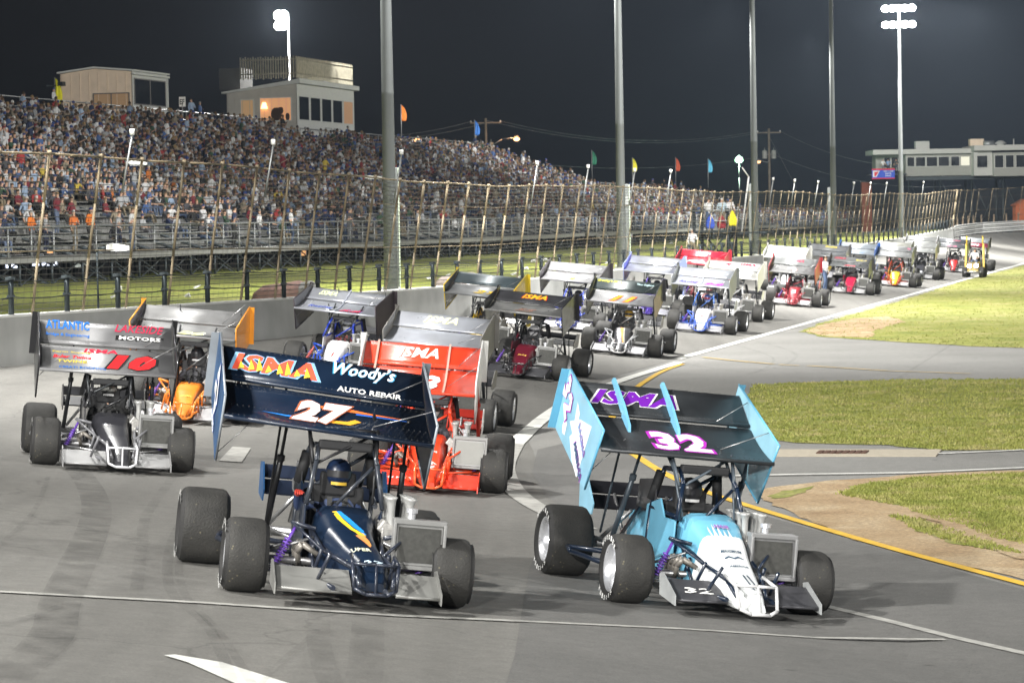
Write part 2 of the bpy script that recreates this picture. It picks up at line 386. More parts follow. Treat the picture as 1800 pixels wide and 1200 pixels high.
def smoothp(pts, n=6):
    out = []
    for i in range(len(pts)-1):
        p0, p1, p2, p3 = pts[max(i-1, 0)], pts[i], pts[i+1], pts[min(i+2, len(pts)-1)]
        for k in range(n):
            t = k/n; out.append(.5*((2*p1) + (p2-p0)*t + (2*p0-5*p1+4*p2-p3)*t*t + (3*p1-p0-3*p2+p3)*t**3))
    return out + [pts[-1]]
strip('inner_white_line', [off(s, float(tin(s)) + .02) for s in np.arange(27, 232, 3)], .26, M_WHITE)
strip('inner_white_line', smoothp(A((1195, 637), (1095, 668), (1010, 702), (950, 740), (905, 780))), .32, M_WHITE, .014)
strip('worn_white_line', smoothp(A((905, 780), (888, 815), (893, 845), (915, 872), (960, 900), (1030, 930))), .34, M_WORN, .014)
strip('yellow_line', smoothp(A((1200, 640), (1160, 655), (1115, 684), (1085, 712), (1075, 745), (1090, 780), (1125, 806), (1175, 836), (1250, 868), (1400, 915), (1560, 962), (1700, 1000), (1880, 1048))), .15, M_YEL, .012)
strip('start_line', A((-60, 1036), (0, 1041), (350, 1060), (700, 1083), (900, 1092)), .13, M_WORN, .012)
strip('start_line', A((900, 1092), (1200, 1106), (1662, 1125)), .11, M_WORN, .012)
strip('pit_white_line', A((1450, 1066), (1560, 1092), (1680, 1122), (1900, 1172)), .12, M_WORN, .014)
strip('pit_white_line', A((1376, 798), (1500, 799), (1640, 798), (1800, 791), (1950, 786)), .13, M_WHITE, .012)
strip('pit_white_line', A((1265, 838), (1400, 835), (1600, 832), (1800, 823), (1950, 817)), .13, M_WHITE, .02)
strip('faint_yellow_line', A((1235, 628), (1290, 634), (1360, 640)), .12, mat('faded_yellow', (.42, .30, .10), .8, 0, .3, 3), .012)
strip('faint_yellow_line', A((1370, 641), (1405, 643)), .12, _mats['faded_yellow'], .012)
strip('faint_yellow_line', A((1420, 643), (1560, 652), (1706, 657)), .12, _mats['faded_yellow'], .012)
strip('painted_stripe', A((298, 1153), (360, 1166), (480, 1210)), .3, M_WHITE, .014, (.12, .48))
strip('painted_stripe', A((405, 812), (425, 787)), .5, M_WORN, .014, (.35, .3))

# darker newer asphalt in the corner entry
def drape(name, poly, m, dz):
    o = sheet(name, poly, m, 0.0)
    bm = bmesh.new(); bm.from_mesh(o.data)
    for _ in range(3): bmesh.ops.subdivide_edges(bm, edges=[e_ for e_ in bm.edges if e_.calc_length() > 1.2], cuts=1, use_grid_fill=True)
    bmesh.ops.triangulate(bm, faces=bm.faces[:])
    for v in bm.verts: v.co.z = Z(v.co.x, v.co.y) + dz
    bm.to_mesh(o.data); bm.free(); return o
drape('asphalt_patch', A((1075, 760), (1110, 800), (1170, 838), (1250, 872), (1340, 905), (1800, 1036), (1950, 1080), (1950, 1300), (860, 1300), (905, 1150), (930, 1000), (960, 930), (1010, 905), (960, 872), (935, 830), (945, 790)), M_ASPH_D, .0045)
# rubber marks: very thin soft dark strips laid on the racing surface
def rubber(name, strength):
    m = bpy.data.materials.new(name); m.use_nodes = True; t = m.node_tree; b = t.nodes['Principled BSDF']
    b.inputs['Base Color'].default_value = (.035, .034, .033, 1); b.inputs['Roughness'].default_value = .7
    g = N(t, 'ShaderNodeNewGeometry'); n = N(t, 'ShaderNodeTexNoise'); n.inputs['Scale'].default_value = 2.5; n.inputs['Detail'].default_value = 8
    t.links.new(g.outputs['Position'], n.inputs['Vector']); r = N(t, 'ShaderNodeMapRange')
    r.inputs[1].default_value = .35; r.inputs[2].default_value = .75; r.inputs[3].default_value = 0; r.inputs[4].default_value = strength
    t.links.new(n.outputs[0], r.inputs[0]); t.links.new(r.outputs[0], b.inputs['Alpha']); return m
RB = rubber('rubber_mark', .30); RB2 = rubber('rubber_mark_faint', .2)
for k, (pp, wd) in enumerate((
    (((10, 1195), (90, 1120), (110, 1050), (170, 900), (130, 820), (60, 760)), .35), (((420, 1240), (370, 1110), (300, 1040), (300, 960), (330, 900)), .10),
    (((470, 1250), (390, 1120), (322, 1040), (318, 960), (345, 900)), .08), (((0, 1100), (60, 1085), (105, 1068)), .08), (((240, 1040), (250, 960), (262, 900), (330, 800)), .12),
    (((0, 960), (60, 900), (85, 840)), .06), (((560, 1110), (480, 1180), (440, 1240)), .05), (((1200, 640), (1330, 655), (1400, 625), (1330, 600)), .10), (((1180, 655), (1300, 662), (1360, 632), (1290, 606)), .08),
    (((640, 870), (600, 920), (560, 1100), (600, 1250)), .2), (((1700, 590), (1620, 640), (1580, 665)), .08), (((1000, 640), (880, 700), (700, 900), (640, 1200)), .28))):
    strip('tyre_mark', smoothp(A(*pp), 8), wd, RB if k in (3, 0) else RB2, .017 + .001*k)
# drain grate in the pit lane edge
t = empty('drain_grate', at(1481, 796)); tag(t, 'rusty rectangular drain grate set in pale concrete beside the middle grass patch', 'drain grate')
L_ = at(1437, 796); R_ = at(1526, 796); B_ = at(1481, 792)
mbx = MB(); mid = (L_+R_)/2; u = (R_-L_).normalized(); ln = (R_-L_).length; dp = .55; Mx = Matrix.Rotation(math.atan2(u.y, u.x), 3, 'Z')
mbx.box((0, 0, .004), (ln+2.4, dp+.8, .02), Mx); mbx.build('concrete_surround', mat('pale_concrete', (.36, .32, .25), .9), t)
mbx = MB()
for i in range(8): mbx.box(u*(-ln/2+(i+.5)*ln/8) + Vector((0, 0, .02)), (ln/8*.82, dp, .02), Mx)
mbx.build('grating', mat('rusty_iron', (.09, .045, .03), .8, .3), t)

# standing grass blades on the infield patches: nobody could count them
def blades(name, polys, n, hgt, m, zfn=None, seed=3):
    r = random.Random(seed); mb = MB(); vs = []; fs = []
    for poly, cnt in polys:
        xs = [p.x for p in poly]; ys = [p.y for p in poly]
        k = 0; tries = 0
        while k < cnt and tries < cnt*8:
            tries += 1; x = r.uniform(min(xs), max(xs)); y = min(ys) + (max(ys)-min(ys))*r.random()**1.6
            ins = False; j = len(poly)-1
            for i in range(len(poly)):
                if (poly[i].y > y) != (poly[j].y > y) and x < (poly[j].x-poly[i].x)*(y-poly[i].y)/(poly[j].y-poly[i].y)+poly[i].x: ins = not ins
                j = i
            if not ins: continue
            px = 900 + F*x/y
            if px > 1830: continue
            k += 1; z = zfn(x, y) if zfn else .006; h = hgt*r.uniform(.5, 1.3); wd = .012 + h*.12; a = r.uniform(0, 3.14)
            for q in range(3):
                a2 = a + q*1.1; o_ = len(vs); cx = x + r.uniform(-.05, .05); cy = y + r.uniform(-.05, .05)
                vs += [(cx-wd*math.cos(a2), cy-wd*math.sin(a2), z), (cx+wd*math.cos(a2), cy+wd*math.sin(a2), z), (cx+r.uniform(-h, h)*.6, cy+r.uniform(-h, h)*.6, z+h*r.uniform(.7, 1))]
                fs.append((o_, o_+1, o_+2))
    mb.add(vs, fs); o = mb.build(name, m); o['kind'] = 'stuff'; return o
tuft_m = ground_mat('grass_blades', (.14, .165, .026), (.21, .22, .042), (.31, .27, .11), 1.2, 20, .8, 0, .4)
o = blades('grass_tufts', [(G2, 9000), (G3G, 7000), (G3H, 700), (G1, 7000)], 0, .045, tuft_m); tag(o, 'short yellow green grass blades on the infield patches', 'grass')
# ---------------------------------------------------------------- wall, guardrail, fences
M_RUST = mat('rusty_pipe', (.23, .185, .12), .7, .2, .5, 2.2)
M_BLACKP = mat('dark_steel', (.035, .045, .05), .5, .5, .2)
M_GALV = mat('galvanised', (.30, .31, .31), .5, .6, .15)
M_ALU = mat('bench_aluminium', (.32, .32, .31), .45, .5, .2, 2)
M_POLE = mat('pole_grey', (.13, .14, .14), .6, .3, .12, 1)
M_WHITEP = mat('white_paint', (.72, .72, .69), .6, 0, .12, 2)
M_BLK = mat('matt_black', (.012, .012, .013), .7, 0, .2)
wall_s = [s for s in SV if -62 <= s <= 214.5] + [214.5]
mb = MB()
for a, b in zip(wall_s, wall_s[1:]):
    if b - a < .01: continue
    pa, pb = off(a, 0), off(b, 0); na, nb = off(a, -.3, z=0), off(b, -.3, z=0)
    ha = 1.0; za, zb = pa.z, pb.z
    q = [(pa.x, pa.y, za-.1), (pb.x, pb.y, zb-.1), (pb.x, pb.y, zb+ha), (pa.x, pa.y, za+ha)]
    r_ = [(na.x, na.y, za-.1), (nb.x, nb.y, zb-.1), (nb.x, nb.y, zb+ha), (na.x, na.y, za+ha)]
    mb.add(q + r_, [(0, 1, 2, 3), (4, 7, 6, 5), (3, 2, 6, 7)])
o = mb.build('retaining_wall', M_CONC)
mb2 = MB()
for a, b in zip(wall_s, wall_s[1:]):
    if b - a < .01: continue
    pa, pb = off(a, .03), off(b, .03); na, nb = off(a, -.33, z=0), off(b, -.33, z=0)
    q = [(pa.x, pa.y, pa.z+1.0), (pb.x, pb.y, pb.z+1.0), (pb.x, pb.y, pb.z+1.05), (pa.x, pa.y, pa.z+1.05)]
    r_ = [(na.x, na.y, pa.z+1.0), (nb.x, nb.y, pb.z+1.0), (nb.x, nb.y, pb.z+1.05), (na.x, na.y, pa.z+1.05)]
    mb2.add(q + r_, [(0, 1, 2, 3), (4, 7, 6, 5), (3, 2, 6, 7), (1, 0, 4, 5)])
mb2.build('painted_cap', M_WHITEP, o)
tag(o, 'long grey concrete retaining wall with a white top edge running beside the race track', 'wall')
rail_s = list(np.arange(215, 330, 3.0))
g = empty('guardrail', off(216, 0)); tag(g, 'white corrugated steel guardrail curving round the far turn beyond the concrete wall', 'guardrail')
inv = g.matrix_world.inverted() if False else Matrix.Translation(-g.location)
for k, zz in enumerate((.22, .58, .94)):
    mb = MB()
    for a, b in zip(rail_s, rail_s[1:]):
        prof = [(0, -.15), (.07, -.11), (0, -.04), (0, .04), (.07, .11), (0, .15)]
        ra = [inv @ off(a, tt, zz+dz) for tt, dz in prof]; rb = [inv @ off(b, tt, zz+dz) for tt, dz in prof]
        mb.loft([ra, rb], cap=False, closed=False)
    mb.build('rail', M_WHITEP, g)
for s in rail_s[::1]:
    mb = MB(); p = inv @ off(s, -.12); mb.box(p + Vector((0, 0, .5)), (.14, .14, 1.15)); mb.build('rail_post', mat('wooden_post', (.16, .12, .08), .9), g)

# chain-link as fine real openings
def mesh_mat(name, col, cell, wire):
    m = bpy.data.materials.new(name); m.use_nodes = True; t = m.node_tree; b = t.nodes['Principled BSDF']
    b.inputs['Base Color'].default_value = (*col, 1); b.inputs['Roughness'].default_value = .6; b.inputs['Metallic'].default_value = .4
    u = N(t, 'ShaderNodeUVMap'); sp = N(t, 'ShaderNodeSeparateXYZ'); t.links.new(u.outputs[0], sp.inputs[0])
    outs = []
    for k, (p, q) in enumerate(((1, 0), (0, 1))):
        w_ = N(t, 'ShaderNodeMath', operation='FRACT'); d = N(t, 'ShaderNodeMath', operation='DIVIDE'); d.inputs[1].default_value = cell*(3 if k == 0 else 1)
        t.links.new(sp.outputs[k], d.inputs[0]); t.links.new(d.outputs[0], w_.inputs[0])
        l = N(t, 'ShaderNodeMath', operation='LESS_THAN'); l.inputs[1].default_value = wire/(cell*(3 if k == 0 else 1)); t.links.new(w_.outputs[0], l.inputs[0]); outs.append(l.outputs[0])
    mx_ = N(t, 'ShaderNodeMath', operation='MAXIMUM'); t.links.new(outs[0], mx_.inputs[0]); t.links.new(outs[1], mx_.inputs[1])
    t.links.new(mx_.outputs[0], b.inputs['Alpha']); return m
M_LINK = mesh_mat('wire_mesh', (.15, .15, .135), .12, .016)
FENCE_H = 3.35; LEAN = .5
def fence_pt(s, k, back=-.14):   # k 0..1 up the leaning post
    p = off(s, back + LEAN*k**1.08, z=0); zb = float(zwall(s)) + 1.0
    wob = .06*math.sin(s*.13)+.02*math.sin(s*.57)
    return Vector((p.x, p.y, zb + (FENCE_H + wob)*k))
def make_fence(name, s0, s1, step, label):
    t = empty(name, off(s0, 0)); tag(t, label, 'catch fence'); iv = Vector(t.location)
    s = s0; ss = []
    while s < s1: ss.append(s); s += step*rnd.uniform(.93, 1.07)
    for i, s in enumerate(ss):
        mb = MB(); r = .034 if s < 60 else .023; tilt = rnd.uniform(-.07, .07)
        pts = [fence_pt(s + tilt*q, q) - iv for q in (0, .35, .7, 1.0)]
        mb.path(pts, r, 6); mb.sphere(pts[-1] + Vector((0, 0, .03)), .06, 6, 4); mb.build('post', M_RUST, t)
    rr = np.arange(s0, s1+.1, step)
    for nm, k, r, m in (('top_rail', 1.0, .026, M_RUST), ('cable', .78, .006, M_RUST), ('cable', .56, .006, M_BLACKP), ('mid_rail', .40, .013, M_RUST), ('cable', .2, .012, M_BLACKP)):
        mb = MB(); mb.path([fence_pt(s, k) - iv for s in rr], r, 5); mb.build(nm, m, t)
    mb = MB(); pts = []
    for s in rr:
        for k in (0, .35, .7, 1): pts.append(fence_pt(s, k, -.17) - iv)
    fs = [(i*4+j, i*4+j+1, (i+1)*4+j+1, (i+1)*4+j) for i in range(len(rr)-1) for j in range(3)]
    mb.add(pts, fs); o = mb.build('wire_mesh', M_LINK, t)
    uv = o.data.uv_layers.new(name='uv')
    for p in o.data.polygons:
        for li in p.loop_indices:
            vi = o.data.loops[li].vertex_index; uv.data[li].uv = (float(rr[vi//4]), (0, .35, .7, 1)[vi % 4]*FENCE_H)
    return t
make_fence('catch_fence', -3, 214, 2.75, 'tall leaning catch fence of rusty pipe posts and wire standing on the concrete wall')
make_fence('catch_fence', 216, 326, 3.6, 'curved stretch of rusty pipe catch fence standing behind the white guardrail')
# short dark cable posts
t = empty('cable_barrier', off(0, 0)); tag(t, 'low barrier of short dark posts strung with two cables on top of the concrete wall', 'barrier'); iv = Vector(t.location)
bs = list(np.arange(-2, 213, 3.0))
for s in bs:
    p = off(s, -.05, z=0); z = float(zwall(s)) + 1.05
    mb = MB(); a = Vector((p.x, p.y, z)) - iv
    mb.tube(a, a + Vector((0, 0, .78)), .06, 8); mb.box(a + Vector((0, 0, .74)), (.2, .14, .07)); mb.box(a + Vector((0, 0, .38)), (.16, .12, .05)); mb.build('short_post', M_BLACKP, t)
for zz in (.36, .72):
    mb = MB(); pp = []
    for a, b in zip(bs, bs[1:]):
        for k in (0, .33, .66):
            s = a + (b-a)*k; p = off(s, .03, z=0); pp.append(Vector((p.x, p.y, float(zwall(s)) + 1.05 + zz - .05*math.sin(k*math.pi))) - iv)
    mb.path(pp, .014, 4); mb.build('cable', M_BLACKP, t)

# ---------------------------------------------------------------- light poles
M_LAMP = mat('lamp_white', (1.0, .98, .93), emit=60.0)
M_LAMPC = mat('lamp_lens', (.8, .82, .85), .1, 0)
def light_pole(s, t_, label, lit, rb=.22, H=21.5, facing=(1, -.3), z0=1.9):
    base = SP(s, t_, 0); base.z = z0; T = empty('light_pole', base); tag(T, label, 'light pole', 'tall floodlight poles behind the catch fence')
    mb = MB(); mb.smooth = True
    mb.lathe((0, 0, -.3), (0, 0, 1), [(0, rb*1.02), (H*.3, rb*.86), (H*.301, rb*.88), (H*.304, rb*.86), (H*.62, rb*.68), (H, rb*.5)], 16); mb.build('pole', M_POLE, T)
    mb = MB(); mb.box((0, 0, -.1), (.7, .7, .12)); 
    for a in range(4): mb.tube((math.cos(a*1.57+.78)*.38, math.sin(a*1.57+.78)*.38, -.1), (math.cos(a*1.57+.78)*.38, math.sin(a*1.57+.78)*.38, .08), .03)
    mb.build('base_plate', M_GALV, T)
    fx = Vector((*facing, 0)).normalized(); sd = Vector((-fx.y, fx.x, 0))
    for k, zz in enumerate((H-.4, H-1.7)):
        mb = MB(); c = Vector((0, 0, zz)); mb.tube(c - sd*(1.2 if lit else 1.9), c + sd*(1.2 if lit else 1.9), .06, 8); mb.build('cross_arm', M_GALV, T)
        for q in ((-1.6, -.8, 0, .8, 1.6) if not lit else (-1.05, -.5, 0, .5, 1.05)):
            h = MB(); cc = c + sd*q + fx*.3; d = (fx + Vector((0, 0, -.6))).normalized()
            h.lathe(cc, d, [(-.25, .08), (-.2, .2), (.1, .32), (.15, .33)], 12); o = h.build('floodlight', M_GALV, T)
            l = MB(); l.lathe(cc, d, [(.14, .0005), (.14, .3)], 12); l.build('lens', M_LAMP if lit else M_LAMPC, o)
    return T
light_pole(34.3, -1.5, 'nearest and thickest grey light pole rising through the catch fence left of centre', False)
light_pole(70.6, -1.5, 'second grey light pole along the wall, above the middle of the parade of cars', False, .21)
light_pole(107.6, -1.5, 'third grey light pole along the wall, beside the utility pole with two transformers', False, .21)
light_pole(140.8, -1.5, 'fourth grey light pole along the wall, left of the elevated control tower', False, .21, 22.6)
light_pole(182, -1.5, 'far light pole with its floodlight head blazing white in front of the control tower', True, .22, 18.8, (-.2, -1))
# grey conduit cabinets strapped beside poles
def cabinet(s, t_, z0, h, label):
    p = SP(s, t_, z0); T = empty('cable_cabinet', p); tag(T, label, 'cable box'); mb = MB(); mb.box((0, 0, h/2), (.26, .24, h)); o = mb.build('housing', M_POLE, T, bevel=.02)
    mb = MB(); mb.box((.145, -.13, h/2), (.035, .035, h)); mb.build('edge_trim', mat('pale_green_trim', (.45, .52, .42), .6), T)
    mb = MB(); mb.box((0, -.13, h*.8), (.2, .02, .4)); mb.build('hatch', M_GALV, T)
cabinet(37.3, -2.2, 1.9, 3.9, 'tall narrow grey box with pale edge beside the nearest light pole')
cabinet(74.2, -2.0, 1.9, 3.6, 'tall narrow grey box beside the second light pole')
cabinet(113, -2.6, 1.9, 3.9, 'tall grey box strapped beside the third light pole')
cabinet(147, -2.6, 1.9, 3.9, 'tall grey box beside the fourth light pole')

# distant car-park floodlight over the press booth
P = atY(511, 240, 226); T = empty('lot_light', (P.x, P.y, 2)); tag(T, 'thin pole with a glaring white lamp standing behind the press booth with the roof deck', 'light pole')
top = atY(511, 24, 226)
mb = MB(); mb.tube((0, 0, 0), (0, 0, top.z-2), .13, 10, .09); mb.build('pole', M_GALV, T)
mb = MB(); mb.box((-.5, 0, top.z-2.4), (1.2, .12, .1)); mb.build('cross_arm', M_GALV, T)
for dx, dz in ((-.75, .1), (-.35, .1), (-.75, -.7), (-.35, -.7)):
    mb = MB(); c = Vector((dx, -.1, top.z-2.2+dz)); mb.lathe(c, (.1, -1, -.15), [(-.3, .1), (-.2, .25), (.1, .36)], 12); o = mb.build('floodlight', M_GALV, T)
    mb = MB(); mb.lathe(c, (.1, -1, -.15), [(.09, .0005), (.09, .34)], 12); mb.build('lens', M_LAMP, o)

# ---------------------------------------------------------------- grandstands
ROW = .92; RISE = .325; T0 = -19.6; ZF = 3.0
def rows_for(tback): return int((-tback + T0)/ROW)
STANDS = [('near', -8, 138.5, -40.3), ('middle', 139.3, 188, -38.5), ('low', 189, 226, -28), ('far', 228, 312, -23.2)]
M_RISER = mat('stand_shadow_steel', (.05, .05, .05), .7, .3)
def grandstand(key, s0, s1, tb, label, walk=True, z0=ZF):
    T = empty('grandstand', SP(s0, -18, 1.9)); T.rotation_euler = (0, 0, math.atan2(D.y, D.x)); tag(T, label, 'grandstand', 'grandstands full of spectators')
    L = s1 - s0; nr = rows_for(tb)   # local: x along s, y = -t direction positive away
    dz = z0 - 1.9
    for i in range(nr):
        y = -T0 - 18 + i*ROW; z = dz + .05 + i*RISE
        mb = MB(); mb.box((L/2, y, z + .43), (L, .24, .04)); mb.build('bench', M_ALU, T)
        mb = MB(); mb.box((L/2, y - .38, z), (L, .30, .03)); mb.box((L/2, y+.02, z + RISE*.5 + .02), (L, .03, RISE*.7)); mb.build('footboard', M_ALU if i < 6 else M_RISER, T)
    if walk:
        mb = MB(); mb.box((L/2, .7, dz - .03), (L, 1.5, .06)); mb.box((L/2, -.02, dz-.12), (L, .06, .22)); mb.build('walkway', M_ALU, T)
        mb = MB()
        for zz in (.36, .72, 1.07): mb.tube((0, 0, dz + zz), (L, 0, dz + zz), .028 if zz < 1 else .035, 6)
        x = 0.0
        while x <= L: mb.tube((x, 0, dz - .3), (x, 0, dz + 1.07), .035, 6); x += 2.1
        mb.build('railing', M_GALV, T)
    mb = MB(); zt = dz + nr*RISE; yb = -T0 - 18 + nr*ROW
    mb.tube((0, yb+.1, zt + 1), (L, yb+.1, zt + 1), .04, 6); mb.tube((0, yb+.1, zt + .5), (L, yb+.1, zt + .5), .03, 6)
    x = 0.0
    while x <= L: mb.tube((x, yb+.1, zt - .4), (x, yb+.1, zt + 1), .035, 6); x += 2.4
    mb.build('back_railing', M_GALV, T)
    # raking beams, legs and cross braces below
    mb = MB(); x = 0.6
    while x < L:
        mb.tube((x, .1, dz - .15), (x, yb, zt - .25), .09, 4)
        for q in range(0, nr+1, 3):
            y = .1 + (yb-.1)*q/nr; z = dz - .15 + (zt - dz - .1)*q/nr; mb.tube((x, y, -.1), (x, y, z), .06, 4)
        mb.tube((x, .1, -.1), (x, 3.1, dz+.7), .04, 4)
        x += 3.0
    x = .6
    while x + 3 < L: mb.tube((x, .15, 0), (x+3, .15, dz-.2), .03, 4); mb.tube((x+3, .15, 0), (x, .15, dz-.2), .03, 4); x += 3
    mb.build('support_frame', M_BLACKP, T)
    return T
grandstand(*STANDS[0], 'longest nearest grandstand with two press booths above it and empty front benches')
grandstand(*STANDS[1], 'second tall grandstand joined right of the long one, behind the blue flag')
grandstand(*STANDS[2], 'low grandstand behind the starter stand with a front railing')
grandstand(*STANDS[3], 'farthest and lowest grandstand near the end of the straight', z0=2.7)
def steps(s, label):
    T = empty('stairway', SP(s, -15.6, 1.9)); T.rotation_euler = (0, 0, math.atan2(D.y, D.x)); tag(T, label, 'stairs')
    mb = MB()
    for i in range(7): mb.box((-i*.32, 1.3, 1.05 - i*.15), (.3, 1.1, .05))
    mb.build('treads', M_ALU, T)
    for yy in (.75, 1.85):
        mb = MB(); mb.tube((.1, yy, 2.1), (-2.1, yy, 1.0), .03); mb.tube((.1, yy, 1.6), (-2.1, yy, .5), .03); mb.tube((-2.1, yy, 0), (-2.1, yy, 1.0), .03); mb.tube((.1, yy, 0), (.1, yy, 2.1), .03); mb.build('handrail', M_GALV, T)
    mb = MB(); mb.quadbox([(.15, .7, 1.1), (.15, .7, .85), (-2.2, .7, -.1), (-2.2, .7, .1)], (0, .04, 0)); mb.quadbox([(.15, 1.86, 1.1), (.15, 1.86, .85), (-2.2, 1.86, -.1), (-2.2, 1.86, .1)], (0, .04, 0)); mb.build('stringer', M_ALU, T)
T = empty('stairway', SP(141, -15.4, 1.9)); T.rotation_euler = (0, 0, math.atan2(D.y, D.x)); tag(T, 'metal stairs with handrails coming down from the walkway right of the second light pole', 'stairs')
mb = MB()
for i in range(8): mb.box((i*.42, 1.4, 1.02 - i*.14), (.34, 1.6, .05))
mb.build('treads', M_ALU, T)
for yy in (.55, 2.25):
    mb = MB(); mb.tube((-.2, yy, 2.1), (3.4, yy, 1.0), .035); mb.tube((-.2, yy, 1.65), (3.4, yy, .5), .03); mb.tube((3.4, yy, 0), (3.4, yy, 1.0), .035); mb.tube((-.2, yy, 0), (-.2, yy, 2.1), .035); mb.build('handrail', M_GALV, T)
    mb = MB(); mb.quadbox([(-.2, yy, 1.15), (-.2, yy, .9), (3.5, yy, -.1), (3.5, yy, .1)], (0, .04, 0)); mb.build('stringer', M_ALU, T)

# ---------------------------------------------------------------- press booths
M_BEIGE = mat('tan_siding', (.72, .58, .44), .8, 0, .08, 2)
M_BWHITE = mat('booth_white', (.56, .57, .54), .8, 0, .06, 2)
M_GREYW = mat('booth_grey', (.46, .44, .39), .8, 0, .08, 2)
M_GLASSD = mat('dark_window', (.012, .014, .018), .08, 0, .1, 1)
M_FRAME = mat('window_frame', (.14, .13, .12), .6)
M_WARM = mat('warm_lit_room', (.85, .42, .20), emit=.42)
M_WARMD = mat('dim_lit_room', (.55, .30, .16), emit=.10)
ZR = math.atan2(D.y, D.x)
def local_root(name, s, t_, z, label, cat, group=None):
    T = empty(name, SP(s, t_, z)); T.rotation_euler = (0, 0, ZR); tag(T, label, cat, group); return T
# local axes: x = along s (away), y = away from the track, z up.  End wall facing the camera is x = 0
def window(T, name, face, u0, u1, z0, z1, x, y, glass, mull=0, frame=M_FRAME, depth=.06):
    """face 'end' -> plane x=const spanning y; face 'front' -> plane y=const spanning x"""
    mb = MB(); w_ = .07
    def bx(a, b, c, d, th, off_):
        if face == 'end': mb.box((x - off_, (a+b)/2, (c+d)/2), (th, b-a, d-c))
        else: mb.box(((a+b)/2, y - off_, (c+d)/2), (b-a, th, d-c))
    bx(u0-w_, u1+w_, z1, z1+w_, depth, .01); bx(u0-w_, u1+w_, z0-w_, z0, depth, .01); bx(u0-w_, u0, z0, z1, depth, .012); bx(u1, u1+w_, z0, z1, depth, .012)
    for k in range(mull): c = u0 + (u1-u0)*(k+1)/(mull+1); bx(c-.035, c+.035, z0, z1, depth, .013)
    fr = mb.build(name, frame, T)
    mb = MB(); bx(u0, u1, z0, z1, .02, -.002 + .01); mb.build('pane', glass, fr)
    return fr
# booth A
T = local_root('press_booth', 115.0, -41, 9.9, 'tan and white box-shaped press booth with a yellow flag on its left corner', 'booth', 'booths on top of the stand')
Lx, Ly = 6.1, 4.7
mb = MB(); mb.quadbox([(0, 0, 0), (0, Ly, 0), (0, Ly, 3.5), (0, Ly*.52, 3.78), (0, 0, 3.55)], (.06, 0, 0)); mb.build('end_wall', M_BEIGE, T)
mb = MB(); mb.box((Lx/2, .03, 1.78), (Lx, .06, 3.6)); mb.build('front_wall', M_BWHITE, T)
mb = MB(); mb.box((Lx/2, Ly-.05, 1.75), (Lx, .06, 3.5)); mb.quadbox([(Lx, 0, 0), (Lx, Ly, 0), (Lx, Ly, 3.5), (Lx, 0, 3.5)], (.06, 0, 0)); mb.build('rear_wall', M_BEIGE, T)
mb = MB(); mb.quadbox([(-.15, -.15, 3.56), (-.15, Ly*.52, 3.80), (-.15, Ly+.15, 3.52), (-.15, Ly+.15, 3.62), (-.15, Ly*.52, 3.90), (-.15, -.15, 3.66)], (Lx+.3, 0, 0)); mb.build('roof', M_BWHITE, T)
window(T, 'window', 'front', .35, 5.7, 1.6, 3.1, 0, 0, M_GLASSD, 1)
window(T, 'window', 'end', .25, 2.5, 1.35, 2.2, 0, 0, mat('room_amber', (.5, .32, .18), emit=.03), 1)
mb = MB(); mb.box((-.25, Ly-.2, 2.9), (.5, .3, .25)); mb.tube((-.1, Ly, 2.8), (-1.2, Ly+.4, 2.75), .04); mb.build('loudspeaker', M_BLACKP, T)
mb = MB(); mb.box((Lx/2, -.10, 3.42), (Lx+.2, .12, .12)); mb.tube((Lx-.1, -.08, 3.4), (Lx-.1, -.08, 0), .04); mb.build('gutter', M_BWHITE, T)
mb = MB()
for y in np.arange(.4, 4.6, .6): mb.box((-.012, y, 1.75), (.025, .03, 3.5))
mb.build('siding_batten', M_BEIGE, T)
# booth B with deck
T = local_root('press_booth', 147.7, -41, 9.9, 'pale grey press booth with lit rooms and a picket-fenced deck on its roof', 'booth', 'booths on top of the stand')
Lx, Ly = 14.2, 5.3
mb = MB(); mb.quadbox([(0, 0, 0), (0, Ly, 0), (0, Ly, 3.55), (0, 0, 4.15)], (.06, 0, 0)); mb.build('end_wall', M_GREYW, T)
mb = MB(); mb.box((Lx/2, .03, 2.05), (Lx, .06, 4.1)); mb.build('front_wall', M_BWHITE, T)
mb = MB(); mb.box((Lx/2, Ly-.05, 1.75), (Lx, .06, 3.5)); mb.quadbox([(Lx, 0, 0), (Lx, Ly, 0), (Lx, Ly, 3.5), (Lx, 0, 4.1)], (.06, 0, 0)); mb.build('rear_wall', M_GREYW, T)
mb = MB(); mb.quadbox([(-.3, -.35, 4.12), (-.3, Ly+.3, 3.5), (-.3, Ly+.3, 3.62), (-.3, -.35, 4.45)], (Lx+.7, 0, 0)); mb.build('roof', M_BWHITE, T)
for k in range(5): window(T, 'window', 'front', .45+k*2.75, .45+k*2.75+2.35, 1.55, 3.2, 0, 0, M_GLASSD if k != 4 else M_WARMD, 0, M_BWHITE)
window(T, 'window', 'end', .45, 2.75, 1.5, 3.1, 0, 0, M_WARM, 0, M_BWHITE)
window(T, 'door_window', 'end', 3.3, 4.2, .6, 3.0, 0, 0, mat('warm_door_light', (.8, .5, .25), emit=.10), 0, M_BWHITE)
mb = MB()
for y in np.arange(.25, 5.2, .55): mb.box((-.012, y, 1.78), (.02, .03, 3.5))
mb.build('siding_batten', M_GREYW, T)
mb = MB()
for x in (4.2, 6.4): mb.path([Vector((x, -.8, 0)), Vector((x, -.8, 1.0)), Vector((x+1.6, -.8, 1.0)), Vector((x+1.6, -.8, 0))], .03)
mb.build('step_rail', M_GALV, T)
